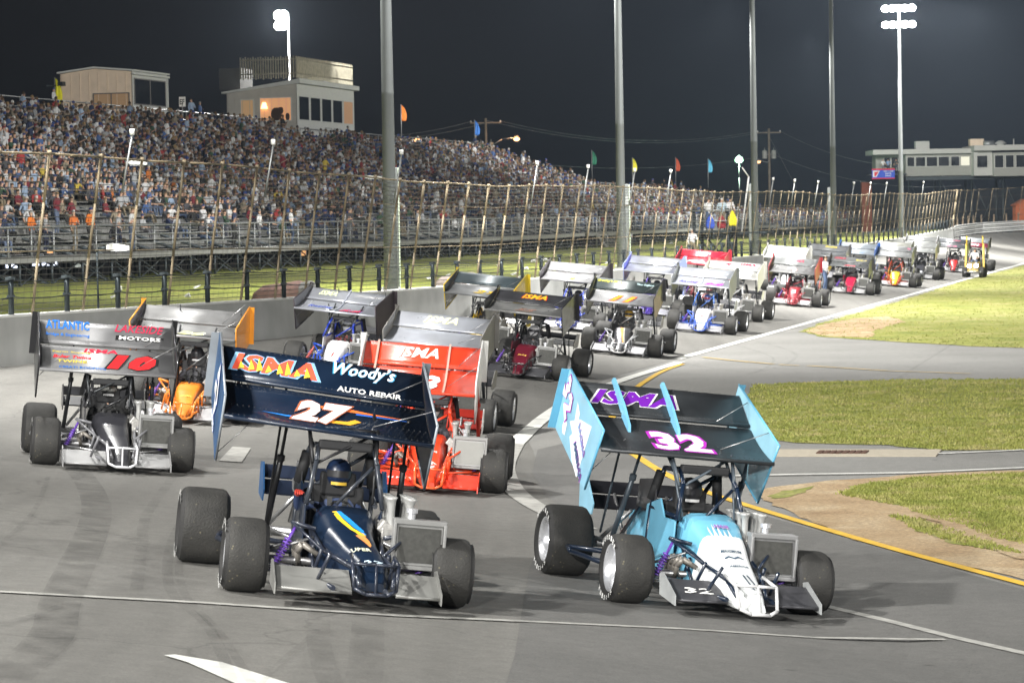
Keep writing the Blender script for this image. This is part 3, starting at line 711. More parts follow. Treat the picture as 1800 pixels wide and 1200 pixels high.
mb = MB(); mb.sphere((-.04, 1.2, 2.2), (.04, .2, .28), 8, 6); mb.sphere((-.04, .7, 1.75), (.04, .16, .3), 8, 6); mb.build('shelf_clutter', mat('dark_clutter', (.06, .03, .02), .8), T)
# things seen behind the lit window
o = MB(); o.lathe((-.06, 2.45, 2.35), (0, 0, 1), [(0, .26), (.45, .12)], 10); o.build('lamp_shade', mat('lamp_shade_glow', (1, .72, .36), emit=2.5), T)
o = MB(); o.sphere((-.03, 1.55, 1.95), (.04, .42, .5), 12, 8); o.build('chair_back', mat('brown_chair', (.05, .025, .015), .8), T)
DK = MB(); zd = 4.46
for (x0, y0, x1, y1) in ((0, 0, 14, 0), (0, 0, 0, 4.2)):
    L_ = math.hypot(x1-x0, y1-y0); n = int(L_/.19)
    for i in range(n+1):
        k = i/n; x = x0+(x1-x0)*k; y = y0+(y1-y0)*k; DK.box((x, y, zd + .82 + .05*math.sin(i*2.3)), (.10 if y1 == y0 else .03, .03 if y1 == y0 else .10, 1.55))
    DK.tube((x0, y0, zd+.4), (x1, y1, zd+.4), .05, 4); DK.tube((x0, y0, zd+1.4), (x1, y1, zd+1.4), .05, 4)
DK.build('deck_fence', mat('weathered_wood', (.26, .24, .18), .9, 0, .3, 3), T)
mb = MB(); mb.box((2.4, 5.4, 4.6), (2.8, 1.6, 1.6)); mb.build('roof_hut', mat('dark_hut', (.05, .05, .05), .9), T)

# section sign
T = local_root('section_sign', 123.0, -40.7, 9.9, 'small white sign reading E F on a thin post between the booths', 'sign')
mb = MB(); mb.tube((0, 0, 0), (0, 0, 1.9), .04); mb.build('post', M_GALV, T)
mb = MB(); mb.box((0, 0, 1.95), (.05, .42, .62)); o = mb.build('panel', M_WHITEP, T)
mb = MB(); put_text(mb, M_BLK, 'EF', lambda u, v, l: Vector((-.03 - l, -u, 1.95 + v)), 0, 0, .34, .32, .02); mb.build('lettering', None, T)

# ---------------------------------------------------------------- flags
def flag(name, p, col, label, cat='flag', pole_h=2.4, drop=1.3, wdt=.42, group='coloured flags along the top of the stands', droop=True):
    T = empty(name, p); tag(T, label, cat, group)
    mb = MB(); mb.tube((0, 0, 0), (0, 0, pole_h), .035); mb.build('flag_pole', M_GALV, T)
    mb = MB(); mb.smooth = True; n = 7; rows = []
    m = mat('flag_' + name + '_%d%d%d' % tuple(int(c*99) for c in col), col, .8, 0, .15, 5)
    for i in range(9):
        k = i/8; z = pole_h - .05 - drop*k; ww = wdt*(.35 + .65*math.sin(k*math.pi*.75)) if droop else wdt
        rows.append([Vector((.03 + ww*j/(n-1), .07*math.sin(j*1.9 + k*5), z - .12*j/(n-1)*(1-k))) for j in range(n)])
    mb.loft(rows, cap=False, closed=False)
    o = mb.build('cloth', m, T); sm = o.modifiers.new('s', 'SOLIDIFY'); sm.thickness = .012
    return T
flag('flag', SP(114.6, -45.9, 11.1), (.75, .70, .02), 'yellow flag hanging at the left corner of the tan press booth', pole_h=2.1, drop=1.6)
flag('flag', SP(147.2, -46, 9.6), (.62, .60, .75), 'white and violet flag hanging at the left corner of the pale grey booth', pole_h=2.2, drop=1.3, wdt=.5)
for px, py, Y, c, lb in ((706, 245, 238, (.75, .22, .03), 'orange flag on the back rail beside the nearest light pole'), (835, 268, 255, (.05, .20, .60), 'blue flag on the back rail beside the wooden utility pole'),
                         (1041, 318, 270, (.02, .16, .09), 'dark green flag above the fence left of the second light pole'), (1112, 330, 275, (.78, .72, .05), 'yellow flag just right of the second light pole'),
                         (1188, 328, 282, (.50, .09, .04), 'red flag above the low grandstand'), (1245, 330, 285, (.10, .42, .60), 'light blue flag above the low grandstand near the green glowing lamp')):
    p = atY(px, py, Y); flag('flag', p, c, lb, pole_h=2.8, drop=1.3, wdt=.42)
    
# ---------------------------------------------------------------- utility poles, wires, street lamps
M_WOOD = mat('creosote_pole', (.20, .17, .13), .9, 0, .2, 2)
def utility(px, pt, pb, Y, arms, label):
    b = atY(px, pb, Y); tp = atY(px, pt, Y); b.z = 0; T = empty('utility_pole', b); tag(T, label, 'utility pole', 'wooden utility poles'); h = tp.z
    mb = MB(); mb.tube((0, 0, 0), (0, 0, h), .2, 8, .14); mb.build('pole', M_WOOD, T)
    mb = MB(); mb.box((0, 0, h-.5), (arms, .12, .14))
    mb.build('cross_arm', M_WOOD, T)
    for x in (-arms/2+.1, 0, arms/2-.1):
        mb = MB(); mb.lathe((x, 0, h-.43), (0, 0, 1), [(0, .03), (.05, .09), (.12, .09), (.2, .05)], 8); mb.build('insulator', M_WHITEP, T)
    for x in (-.55, .55):
        mb = MB(); mb.lathe((x, 0, h-3.6), (0, 0, 1), [(0, .01), (0, .3), (.9, .3), (1.0, .2), (1.02, .01)], 12); mb.tube((x, 0, h-2.6), (x, 0, h-2.3), .04); mb.box((x*.5, 0, h-3.1), (.5, .1, .1)); mb.build('transformer', mat('transformer_grey', (.33, .34, .31), .6), T)
    return b, h
b1, h1 = utility(855, 208, 300, 322, 3.4, 'wooden utility pole with two grey transformers behind the middle of the crowd')
b2, h2 = utility(1353, 226, 340, 355, 2.9, 'wooden utility pole with transformers and guy wires between the third and fourth light poles')
def wire(a, b, sag, label, r=.02):
    a = Vector(a); b = Vector(b); T = empty('overhead_wire', a); tag(T, label, 'wire', 'wires strung over the grandstand'); mb = MB()
    mb.path([(a.lerp(b, k/14) - a) + Vector((0, 0, -sag*4*(k/14)*(1-k/14))) for k in range(15)], r, 4); mb.build('strand', M_GALV, T)
wa = b1 + Vector((0, 0, h1-.3)); wb = b2 + Vector((0, 0, h2-.3)); wl = atY(560, 236, 300)
wire(wl, wa + Vector((-1.5, 0, 0)), .8, 'pair of wires running left from the pole with the street lamp'); wire(wl + Vector((0, 0, -.5)), wa + Vector((0, 0, -.2)), .8, 'lower wire running left from the pole with the street lamp')
wire(wa + Vector((1.5, 0, 0)), wb + Vector((-1.3, 0, 0)), 1.6, 'top wire strung between the two utility poles'); wire(wa + Vector((0, 0, .1)), wb, 1.9, 'second wire strung between the two utility poles')
wr = atY(1620, 292, 330); wire(wb + Vector((1.3, 0, 0)), wr, 1.2, 'wire dropping right from the far utility pole to the control tower'); wire(wb + Vector((0, 0, -2.6)), atY(1690, 326, 330), 1.5, 'lower wire dropping right behind the fence')
wire(wa + Vector((0, 0, -4)), atY(1330, 277, 355), 1.2, 'sagging cable below the transformers towards the green lamp'); wire(wb + Vector((0, 0, -.6)), atY(1400, 330, 352), 0, 'taut guy wire slanting right from the far utility pole'); wire(atY(330, 226, 180), atY(1085, 322, 250), .6, 'low cable crossing in front of the crowd', .012)
M_SODIUM = mat('sodium_lamp', (1.0, .50, .22), emit=3.0); M_MERC = mat('mercury_lamp', (.55, 1.0, .66), emit=2.2)
def lamp(px, py, Y, m, r, base_px, label, arm=True):
    c = atY(px, py, Y); T = empty('street_lamp', (c.x, Y, c.z-.3)); tag(T, label, 'street lamp', 'street lamps behind the stands')
    mb = MB(); mb.smooth = True; mb.sphere((0, 0, .3), (r, r, r*.8), 12, 8); mb.build('bulb', m, T)
    if arm:
        b = atY(base_px[0], base_px[1], Y) - Vector((c.x, Y, c.z-.3)); mb = MB()
        mb.path([Vector((0, .05, .45)), Vector((b.x*.5, .05, .3)), Vector((b.x*.85, .05, b.z*.45)), Vector((b.x, .05, b.z))], .06, 6); mb.build('lamp_arm', M_GALV, T)
    mb = MB(); mb.lathe((0, 0, .3), (0, 0, 1), [(.05, r*1.05), (r*.9, r*.5), (r, .02)], 10); mb.build('hood', M_GALV, T)
lamp(908, 244, 321, M_SODIUM, .36, (858, 262), 'orange street lamp on a curved arm reaching right from the wooden utility pole')
lamp(735, 247, 300, M_SODIUM, .38, (700, 240), 'orange street lamp glowing just right of the nearest light pole')
lamp(1333, 284, 352, M_SODIUM, .3, (1352, 282), 'small orange street lamp beside the third light pole')
lamp(1299, 281, 333, M_MERC, .5, (1300, 345), 'brilliant green-white lamp on a post behind the starter stand', True)

# thin rods with white caps along the top of the fence, and white track lamps on arms
for i, (px, py) in enumerate(((232, 238), (474, 255), (702, 272), (940, 290), (1034, 296), (1114, 302), (1180, 304), (1362, 317), (1399, 320), (1440, 322), (1504, 324), (1534, 324), (1562, 324), (1627, 322))):
    s_est = None; best = 9e9
    for s in np.arange(0, 214, .5):
        q = pix(fence_pt(s, 1.0)); 
        if abs(q[0] - (px - 8)) < best: best = abs(q[0] - (px - 8)); s_est = s
    a = fence_pt(s_est, .9); q = pix(a); hh = (q[1]-py)/F*a.y
    T = empty('fence_rod', a); tag(T, 'slim rod with a white cap rising above the catch fence, number %d from the left' % (i+1), 'rod', 'thin capped rods above the fence')
    mb = MB(); tp = Vector((.25, 0, hh)); mb.tube((0, 0, -.4), tp, .028, 6); mb.build('shaft', M_GALV, T); mb = MB(); mb.tube(tp, tp + Vector((0, 0, .14)), .06, 8); mb.build('cap', M_WHITEP, T)
def track_lamp(px, py, s, k, label, post=False):
    a = atY(px, py, SP(s, 0).y); T = empty('track_lamp', a); T.scale = (.62, .62, .62 if not post else 1.0); tag(T, label, 'lamp', 'white box lamps on the fence')
    mb = MB(); mb.quadbox([(-.4, -.12, -.04), (.42, -.12, -.07), (.42, -.12, .03), (-.18, -.12, .10), (-.4, -.12, .06)], (0, .26, 0)); mb.build('housing', M_WHITEP, T)
    mb = MB(); mb.box((.05, 0, -.075), (.6, .2, .02)); mb.build('lens', M_LAMPC, T)
    mb = MB()
    if post: b = Vector((-.75, 0, -1.35)); mb.path([Vector((-.35, 0, 0)), Vector((-.72, 0, -.02)), Vector((-.75, 0, -.1)), b], .04)
    else: mb.path([Vector((-.35, 0, 0)), Vector((-.6, .1, -.5))], .035)
    mb.build('arm', M_BLACKP, T)
track_lamp(240, 287, 12, 0, 'white box lamp at the fence top left of the tan booth')
track_lamp(656, 312, 31, 0, 'white box lamp at the fence top beside the nearest light pole')
track_lamp(207, 435, 6, 0, 'white box lamp on a short dark post standing on the wall at the left', True)

# ---------------------------------------------------------------- starter's stand
sB = 98.5
T = local_root('starter_stand', sB, -1.4, 1.05, 'dark steel flagging platform on stilts behind the wall holding three officials', 'starter stand')
mb = MB()
for x in (-1.2, 1.2):
    for y in (-.1, 1.7): mb.tube((x, y, -.2), (x, y, 3.35), .09, 6)
for x in (-1.2, 1.2): mb.tube((x, -.1, 0), (x, 1.7, 2.1), .05); mb.tube((x, 1.7, 0), (x, -.1, 2.1), .05)
mb.tube((-1.2, -.1, 0), (1.2, -.1, 2.1), .05); mb.tube((1.2, -.1, 0), (-1.2, -.1, 2.1), .05); mb.tube((-1.2, 1.7, 0), (-3.2, 1.7, 0), .04); mb.tube((-1.2, 1.7, 2.1), (-3.2, 1.7, -.1), .07)
mb.build('stilts', M_BLACKP, T)
mb = MB(); mb.box((0, .8, 2.15), (3.0, 2.3, .1)); mb.build('platform', M_BLACKP, T)
mb = MB(); mb.box((0, -.75, 1.0), (2.4, .9, .06)); mb.box((.2, -.9, 2.05), (.9, 2.2, .08)); mb.build('outrigger', M_BLACKP, T)
mb = MB()
for zz in (2.7, 3.25):
    mb.path([Vector((-1.5, 1.9, zz)), Vector((-1.5, -.3, zz)), Vector((1.5, -.3, zz)), Vector((1.5, 1.9, zz))], .035)
for x in (-1.5, -.5, .5, 1.5): mb.tube((x, -.3, 2.2), (x, -.3, 3.25), .03)
mb.build('guard_rail', M_GALV, T)
mb = MB(); mb.tube((1.3, -.4, 2.0), (1.5, -.8, 5.0), .045, 6); mb.tube((1.5, -.8, 5.0), (1.2, -.5, 5.5), .035); mb.build('mast', M_WHITEP, T)
mb = MB(); mb.box((-.35, .6, 2.55), (.5, .4, .5)); mb.build('equipment_box', M_GALV, T)
def hanging_flag(px, py, s_, t_, col, label, h=1.1):
    b = SP(s_, t_, 0); p = atY(px, py, b.y); T = empty('signal_flag', p); tag(T, label, 'flag', 'signal flags hung on the starter stand')
    m = mat('signal_%d' % int(px), col, .8, 0, .1, 5); mb = MB(); mb.smooth = True; rows = []
    for i in range(7):
        k = i/6; ww = .05 + .42*math.sin(k*2.3)
        rows.append([Vector((ww*(j/4-.5), -.05 + .06*math.sin(j*2+k*3), -h*k)) for j in range(5)])
    mb.loft(rows, cap=False, closed=False); o = mb.build('cloth', m, T); q = o.modifiers.new('s', 'SOLIDIFY'); q.thickness = .015
    mb = MB(); mb.tube((0, 0, .25), (0, 0, -h), .018); mb.build('stick', M_WOOD, T)
hanging_flag(1248, 378, sB-1.4, -1.1, (.04, .10, .55), 'blue signal flag hanging left on the starter stand', .7)
hanging_flag(1268, 378, sB-1.2, -1.1, (.28, .02, .03), 'dark red signal flag hanging in the middle of the starter stand', .7)
hanging_flag(1287, 370, sB-1.6, -1.1, (.85, .72, .02), 'bright yellow signal flag hanging right on the starter stand', .8)

# ---------------------------------------------------------------- control tower at the far turn
YT = 340.0
def tx(px): return atY(px, 370, YT).x
def tz(py, px=1650): return atY(px, py, YT).z
M_TW = mat('tower_siding', (.30, .30, .27), .8, 0, .06, 1); M_TW2 = mat('tower_white', (.45, .45, .42), .8, 0, .06, 1)
T = empty('control_tower', (tx(1650), YT, 0)); tag(T, 'long white control tower with strip windows on steel stilts past the far turn', 'building'); X0 = tx(1650)
a = tx(1545)-X0; b = tx(1593)-X0; c = tx(1708)-X0; d = tx(1740)-X0; e_ = tx(1860)-X0
zb = tz(309); zt = tz(268); 
mb = MB(); mb.box(((b+c)/2, 3, (zb+zt)/2), (c-b, 6, zt-zb)); mb.box(((a+b)/2, 4.2, (zb+zt)/2+.35), (b-a, 3.6, zt-zb-.7)); mb.build('main_block', M_TW, T)
mb = MB(); mb.box(((a+c)/2-.2, 2.8, zt+.12), (c-a+1.0, 7.4, .55)); mb.build('roof', M_TW2, T)
mb = MB(); mb.box(((c+d)/2, 1.7, (zb+zt)/2), (d-c, 7.6, zt-zb+.2)); mb.build('corner_block', M_TW2, T)
mb = MB(); mb.box(((d+e_)/2, 1.4, (zb+zt)/2-.2), (e_-d, 8.6, zt-zb)); mb.build('right_block', M_TW, T)
mb = MB(); mb.box(((c+e_)/2, 1.2, zt+.35), (e_-c+.3, 9.4, .6)); mb.build('right_roof', M_TW2, T)
def twin(x0, x1, z0, z1, y):
    mb = MB(); w_ = .08; mb.box(((x0+x1)/2, y, z1+w_/2), (x1-x0+2*w_, .1, w_)); mb.box(((x0+x1)/2, y, z0-w_/2), (x1-x0+2*w_, .1, w_)); mb.box((x0-w_/2, y, (z0+z1)/2), (w_, .1, z1-z0)); mb.box((x1+w_/2, y, (z0+z1)/2), (w_, .1, z1-z0)); o = mb.build('window', M_TW2, T)
    mb = MB(); mb.box(((x0+x1)/2, y+.02, (z0+z1)/2), (x1-x0, .05, z1-z0)); mb.build('pane', M_GLASSD, o)
for p0, p1 in ((1596, 1608), (1611, 1627), (1630, 1648), (1651, 1669), (1673, 1687)): twin(tx(p0)-X0, tx(p1)-X0, tz(292), tz(276), -.03)
mb = MB(); x0, x1 = tx(1690)-X0, tx(1705)-X0; mb.box(((x0+x1)/2, -.03, tz(284)), (x1-x0, .06, 1.0)); mb.build('lit_pane', mat('lit_office', (.75, .72, .6), emit=.35), T)
for p0, p1 in ((1560, 1570), (1573, 1584)): twin(tx(p0)-X0, tx(p1)-X0, tz(292), tz(275), 2.36)
twin(tx(1712)-X0+.1, tx(1731)-X0, tz(296), tz(276), -2.13)
for p0, p1 in ((1741, 1757), (1760, 1775), (1778, 1794), (1797, 1813)): twin(tx(p0)-X0+.1, tx(p1)-X0, tz(297), tz(276), -2.93)
for k, (p0, w_, h_) in enumerate(((1626, 1.6, .95), (1722, 1.6, .8))):
    mb = MB(); x = tx(p0)-X0; mb.box((x, 2, zt+.7+h_/2-.3+(.3 if k else 0)), (w_, 1.4, h_)); mb.build('air_conditioner', M_TW2 if k == 0 else M_BEIGE, T, bevel=.04)
mb = MB(); x = tx(1760)-X0; mb.lathe((x, 0, zt+.6), (0, 0, 1), [(0, .4), (.25, .4), (.25, .7), (.4, .6), (.62, .25), (.64, .01)], 12); mb.build('roof_vent', M_TW2, T)
mb = MB(); x = tx(1738)-X0; mb.tube((x-.5, 0, zt+.9), (x+.7, 0, zt+.9), .35, 10); mb.build('duct', M_GALV, T)
mb = MB(); x = tx(1783)-X0; mb.tube((x, 0, zt+.5), (x, 0, zt+1.4), .08, 6); mb.build('roof_pipe', M_TW2, T)
mb = MB(); mb.box(((a+b)/2-.5, 1.2, zb+.25), (b-a+1.2, 3.2, .12)); mb.build('balcony', M_BLACKP, T)
mb = MB()
for x in np.arange(b+.4, e_, 3.6):
    for y in (.3, 5): mb.tube((x, y, 0), (x, y, zb), .14, 6)
    mb.tube((x, .3, .3), (x+3.4, .3, zb-.4), .06, 4); mb.tube((x+3.4, .3, .3), (x, .3, zb-.4), .06, 4)
mb.box(((b+e_)/2, 2.5, zb-.28), (e_-b, 5, .4)); mb.build('stilts', M_BLACKP, T)
# banner
bx0, bx1, bz0, bz1 = tx(1532), tx(1572), tz(313), tz(295)
T = empty('banner', ((bx0+bx1)/2, YT-.8, bz0)); tag(T, 'red white and blue banner hanging on the balcony rail of the control tower', 'banner'); W_ = bx1-bx0; H_ = bz1-bz0
mb = MB(); mb.box((0, 0, H_/2), (W_, .05, H_)); mb.build('cloth', mat('banner_blue', (.03, .08, .5), .7), T)
mb = MB(); mb.box((0, -.01, H_-.08), (W_+.02, .06, .17)); mb.box((0, -.01, .06), (W_+.02, .06, .12)); mb.build('red_band', mat('banner_red', (.6, .02, .04), .7), T)
mb = MB(); mb.use(M_WHITEP).add([(-W_*.46, -.04, H_*.2), (-W_*.30, -.04, H_*.2), (-W_*.16, -.04, H_*.8), (-W_*.46, -.04, H_*.8)], [(0, 1, 2, 3)])
for k, wd in enumerate(('WELCOME', 'RACE', 'FANS')): put_text(mb, M_WHITEP, wd, lambda u, v, l: Vector((u, -.03-l, v)), W_*.22, H_*(.74-.22*k), .15, W_*(.42, .26, .26)[k], .02)
mb.build('emblem_lettering', None, T)
mb = MB(); mb.use(_mats['banner_red']).add([(-W_*.40, -.045, H_*.3), (-W_*.34, -.045, H_*.25), (-W_*.2, -.045, H_*.72), (-W_*.40, -.045, H_*.68)], [(0, 1, 2, 3)]); mb.build('emblem', None, T)
# brick-red tower, orange shed, low wall
M_ORB = mat('orange_brick', (.20, .055, .03), .9, 0, .2, 2)
p = atY(1523, 375, 345); T = empty('brick_tower', (p.x, 345, 0)); tag(T, 'dark orange brick tower behind the fence left of the control tower', 'tower')
mb = MB(); zt2 = atY(1523, 320, 345).z; mb.box((0, 0, zt2/2), (1.15, 1.15, zt2)); mb.build('shaft', M_ORB, T); mb = MB(); mb.box((0, 0, zt2+.06), (1.35, 1.35, .16)); mb.build('cap', M_BLK, T)
p = atY(1800, 385, 325); T = empty('orange_shed', (p.x, 325, 0)); zt2 = atY(1800, 352, 325).z; tag(T, 'small orange shed with a gabled roof behind the guardrail at the right edge', 'shed')
mb = MB(); mb.quadbox([(-.9, 0, 0), (.9, 0, 0), (.9, 0, zt2-.5), (0, 0, zt2), (-.9, 0, zt2-.5)], (0, 2, 0)); mb.build('walls', mat('orange_paint', (.42, .10, .03), .8), T)
mb = MB(); mb.quadbox([(-1.1, -.15, zt2-.62), (0, -.15, zt2), (1.1, -.15, zt2-.62), (1.1, -.15, zt2-.5), (0, -.15, zt2+.13), (-1.1, -.15, zt2-.5)], (0, 2.3, 0)); mb.build('roof', mat('orange_trim', (.3, .08, .03), .8), T)
p = atY(1488, 374, 400); T = empty('block_wall', (p.x, 400, 0)); tag(T, 'low pale concrete wall far behind the last grandstand', 'wall')
mb = MB(); zz = atY(1488, 371, 400).z; mb.box((0, 0, zz/2), (9, .3, zz)); mb.build('blocks', M_CONC, T); mb = MB(); mb.box((0, 0, zz+.03), (9.1, .36, .08)); mb.build('coping', M_WHITEP, T)

# tyre/rock heaps and litter on the bank
for i, (px, py, w_, c) in enumerate(((510, 530, 1.05, (.20, .12, .10)), (815, 503, 1.0, (.16, .13, .12)), (1012, 488, .8, (.2, .15, .13)), (530, 534, .8, (.16, .16, .15)))):
    y = [86, 101, 118, 86][i]; p = atY(px, py, y); z0 = Z(p.x, y); T = empty('stone_mound', (p.x, y, z0)); tag(T, ['flat reddish boulder on the grass behind the wall, left of the nearest light pole', 'rounded grey boulder on the grass right of the nearest light pole', 'small pinkish boulder on the grass near the grey and yellow wings', 'grey tarp-covered slab beside the reddish boulder'][i], 'boulder', 'boulders lying on the grass bank')
    mb = MB(); mb.smooth = True; r2 = random.Random(i)
    mb.sphere((0, 0, .05), (w_, .6, .5), 14, 8); mb.v = [(x*(1+.1*math.sin(9*y_+x*5)), y_, z_*(1+.12*math.sin(x*7))) for x, y_, z_ in mb.v]; mb.build('rock', mat('rock_%d' % i, c, .95, 0, .3, 4, .3), T)
M_PAP = mat('paper_litter', (.62, .62, .6), .8)
lit = [(205, 527), (210, 512), (330, 525), (350, 510), (497, 521), (760, 493), (790, 488), (913, 493), (925, 476), (938, 462), (958, 460), (972, 486), (976, 474), (1070, 465), (880, 470), (845, 480), (980, 470), (1180, 430), (905, 486), (965, 466)]
for i, (px, py) in enumerate(lit):
    p = None
    d_ = ray(px, py)
    for k in np.arange(60, 260, .5):
        q = Vector((d_.x*k, d_.y*k, CAM_H + d_.z*k)); s_, t_ = st_of(q.x, q.y)
        if t_ < -1 and q.z < Z(q.x, q.y): p = q; break
    if p is None: continue
    mb = MB(); a_ = rnd.uniform(0, 3); w_ = rnd.uniform(.12, .26)
    pts = [Vector((math.cos(a_)*w_*.9, math.sin(a_)*.1, .02)), Vector((w_*.3, .12, .16)), Vector((-w_, .1, .08)), Vector((-w_*.6, -.1, .03)), Vector((.02, -.12, .10))]
    mb.add(pts, [(0, 1, 4), (1, 2, 4), (2, 3, 4), (3, 0, 4)]); o = mb.build('paper_scrap', M_PAP); o.location = p + Vector((0, 0, .02))
    tag(o, 'crumpled white paper scrap on the grass bank, about %d paces along the wall' % int(st_of(p.x, p.y)[0]/.75), 'litter', 'paper scraps on the bank')

# lit concession counters glimpsed under the near stand
M_CL = mat('cool_tube_light', (.75, .82, 1.0), emit=3.0); M_WL = mat('warm_bulb', (1.0, .50, .20), emit=1.2)
for i, (px, py, w_, h_, m_, lb) in enumerate(((78, 461, 1.0, .26, M_CL, 'bright bluish tube light under the stand at the far left'), (20, 464, .45, .30, M_CL, 'pale lit counter under the stand at the left edge'), (88, 443, .22, .12, M_WL, 'small warm bulb under the walkway at the far left'), (533, 445, .26, .24, M_WL, 'orange glowing lantern under the walkway left of the nearest light pole'), (142, 465, .5, .22, mat('dim_counter', (.6, .65, .6), emit=.25), 'dim lit counter under the stand near the third fence post'), (30, 442, .15, .1, M_WL, 'tiny warm bulb under the walkway by the left edge'))):
    a = (px-900)/F; Y = (24.5+23.5)/(.238-.9713*a); q = atY(px, py, Y); T = empty('counter_light', q); tag(T, lb, 'light', 'lights under the stand')
    mb = MB(); mb.box((0, 0, 0), (w_, .08, h_)); mb.build('diffuser', m_, T); mb = MB(); mb.box((0, .08, 0), (w_+.1, .06, h_+.08)); mb.build('housing', M_GALV, T)
# ---------------------------------------------------------------- supermodified race cars
M_RUB = mat('tyre_rubber', (.020, .0195, .019), .72, 0, .35, 5, .25, bscale=40)
M_RUBT = mat('tyre_tread', (.027, .026, .0235), .74, 0, .55, 3, .4, bscale=55)
M_CHR = mat('polished_rim', (.80, .81, .84), .28, .7, .05)
M_STEEL = mat('bare_steel', (.34, .34, .34), .38, .8, .15)
M_ENG = mat('cast_aluminium', (.38, .37, .35), .5, .6, .25, 9, .2)
M_RADC = mat('radiator_core', (.055, .055, .05), .7, .3, .3, 20)
M_HOSE = mat('black_hose', (.015, .015, .015), .55)
M_TXW = mat('white_lettering', (.78, .78, .76), .5, 0, .04)
def tread_mat():
    t = M_RUBT.node_tree; b = t.nodes['Principled BSDF']; old = b.inputs['Base Color'].links[0].from_socket
    c = N(t, 'ShaderNodeTexCoord'); v = N(t, 'ShaderNodeTexVoronoi'); v.inputs['Scale'].default_value = 16; t.links.new(c.outputs['Object'], v.inputs['Vector'])
    r = N(t, 'ShaderNodeMapRange'); r.inputs[1].default_value = .10; r.inputs[2].default_value = .17; r.inputs[3].default_value = 1; r.inputs[4].default_value = 0; t.links.new(v.outputs[0], r.inputs[0])
    n = N(t, 'ShaderNodeTexNoise'); n.inputs['Scale'].default_value = 3; t.links.new(c.outputs['Object'], n.inputs['Vector'])
    q = N(t, 'ShaderNodeMapRange'); q.inputs[1].default_value = .45; q.inputs[2].default_value = .6; t.links.new(n.outputs[0], q.inputs[0])
    m_ = N(t, 'ShaderNodeMath', operation='MULTIPLY'); t.links.new(r.outputs[0], m_.inputs[0]); t.links.new(q.outputs[0], m_.inputs[1])
    x = N(t, 'ShaderNodeMix', data_type='RGBA'); t.links.new(m_.outputs[0], x.inputs[0]); t.links.new(old, x.inputs[6]); x.inputs[7].default_value = (.13, .115, .075, 1); t.links.new(x.outputs[2], b.inputs['Base Color'])
tread_mat()
_pm = {}
def PM(col, kind='paint'):
    k = (tuple(col), kind)
    if k not in _pm:
        nm = kind + '_' + '_'.join('%02d' % int(c*99) for c in col)
        if kind == 'paint': _pm[k] = mat(nm, col, .34, 0, .14, 3, bump=.10, bscale=3.5, coat=.35)
        elif kind == 'metal': _pm[k] = mat(nm, tuple(q*.62 for q in col), .40, .25, .30, 2.5, bump=.14, bscale=2.8)
        elif kind == 'chrome': _pm[k] = mat(nm, tuple(q*1.1 for q in col), .30, .62, .12, 2, bump=.2, bscale=2.5)
        elif kind == 'text': _pm[k] = mat(nm, col, .85, 0, .06, 4, spec=.15)
        elif kind == 'dull': _pm[k] = mat(nm, col, .6, 0, .12, 4)
    return _pm[k]

def surf_fn(chords):
    """chords: [(start_v, y0, z0, ang0, ang1, length)] -> fn(u, v, lift) on the wing; viewer's left = +x"""
    def f(u, v, l):
        seg = chords[0]
        for c in chords:
            if v >= c[0] - 1e-6: seg = c
        s0, y0, z0, a0, a1, L = seg; k = v - s0; n = 8; y, z = y0, z0
        for i in range(n):
            a = a0 + (a1-a0)*((i+.5)/n)*(k/L); y -= math.cos(a)*k/n; z += math.sin(a)*k/n
        a = a0 + (a1-a0)*(k/L)
        return Vector((-u, y + math.sin(a)*l, z + math.cos(a)*l))
    return f
MAINC = (0.0, -.45, 1.53, R(9), R(29), .90); REARC = (.94, -1.335, 1.86, R(33), R(37), .50)
WF = surf_fn([MAINC, REARC])

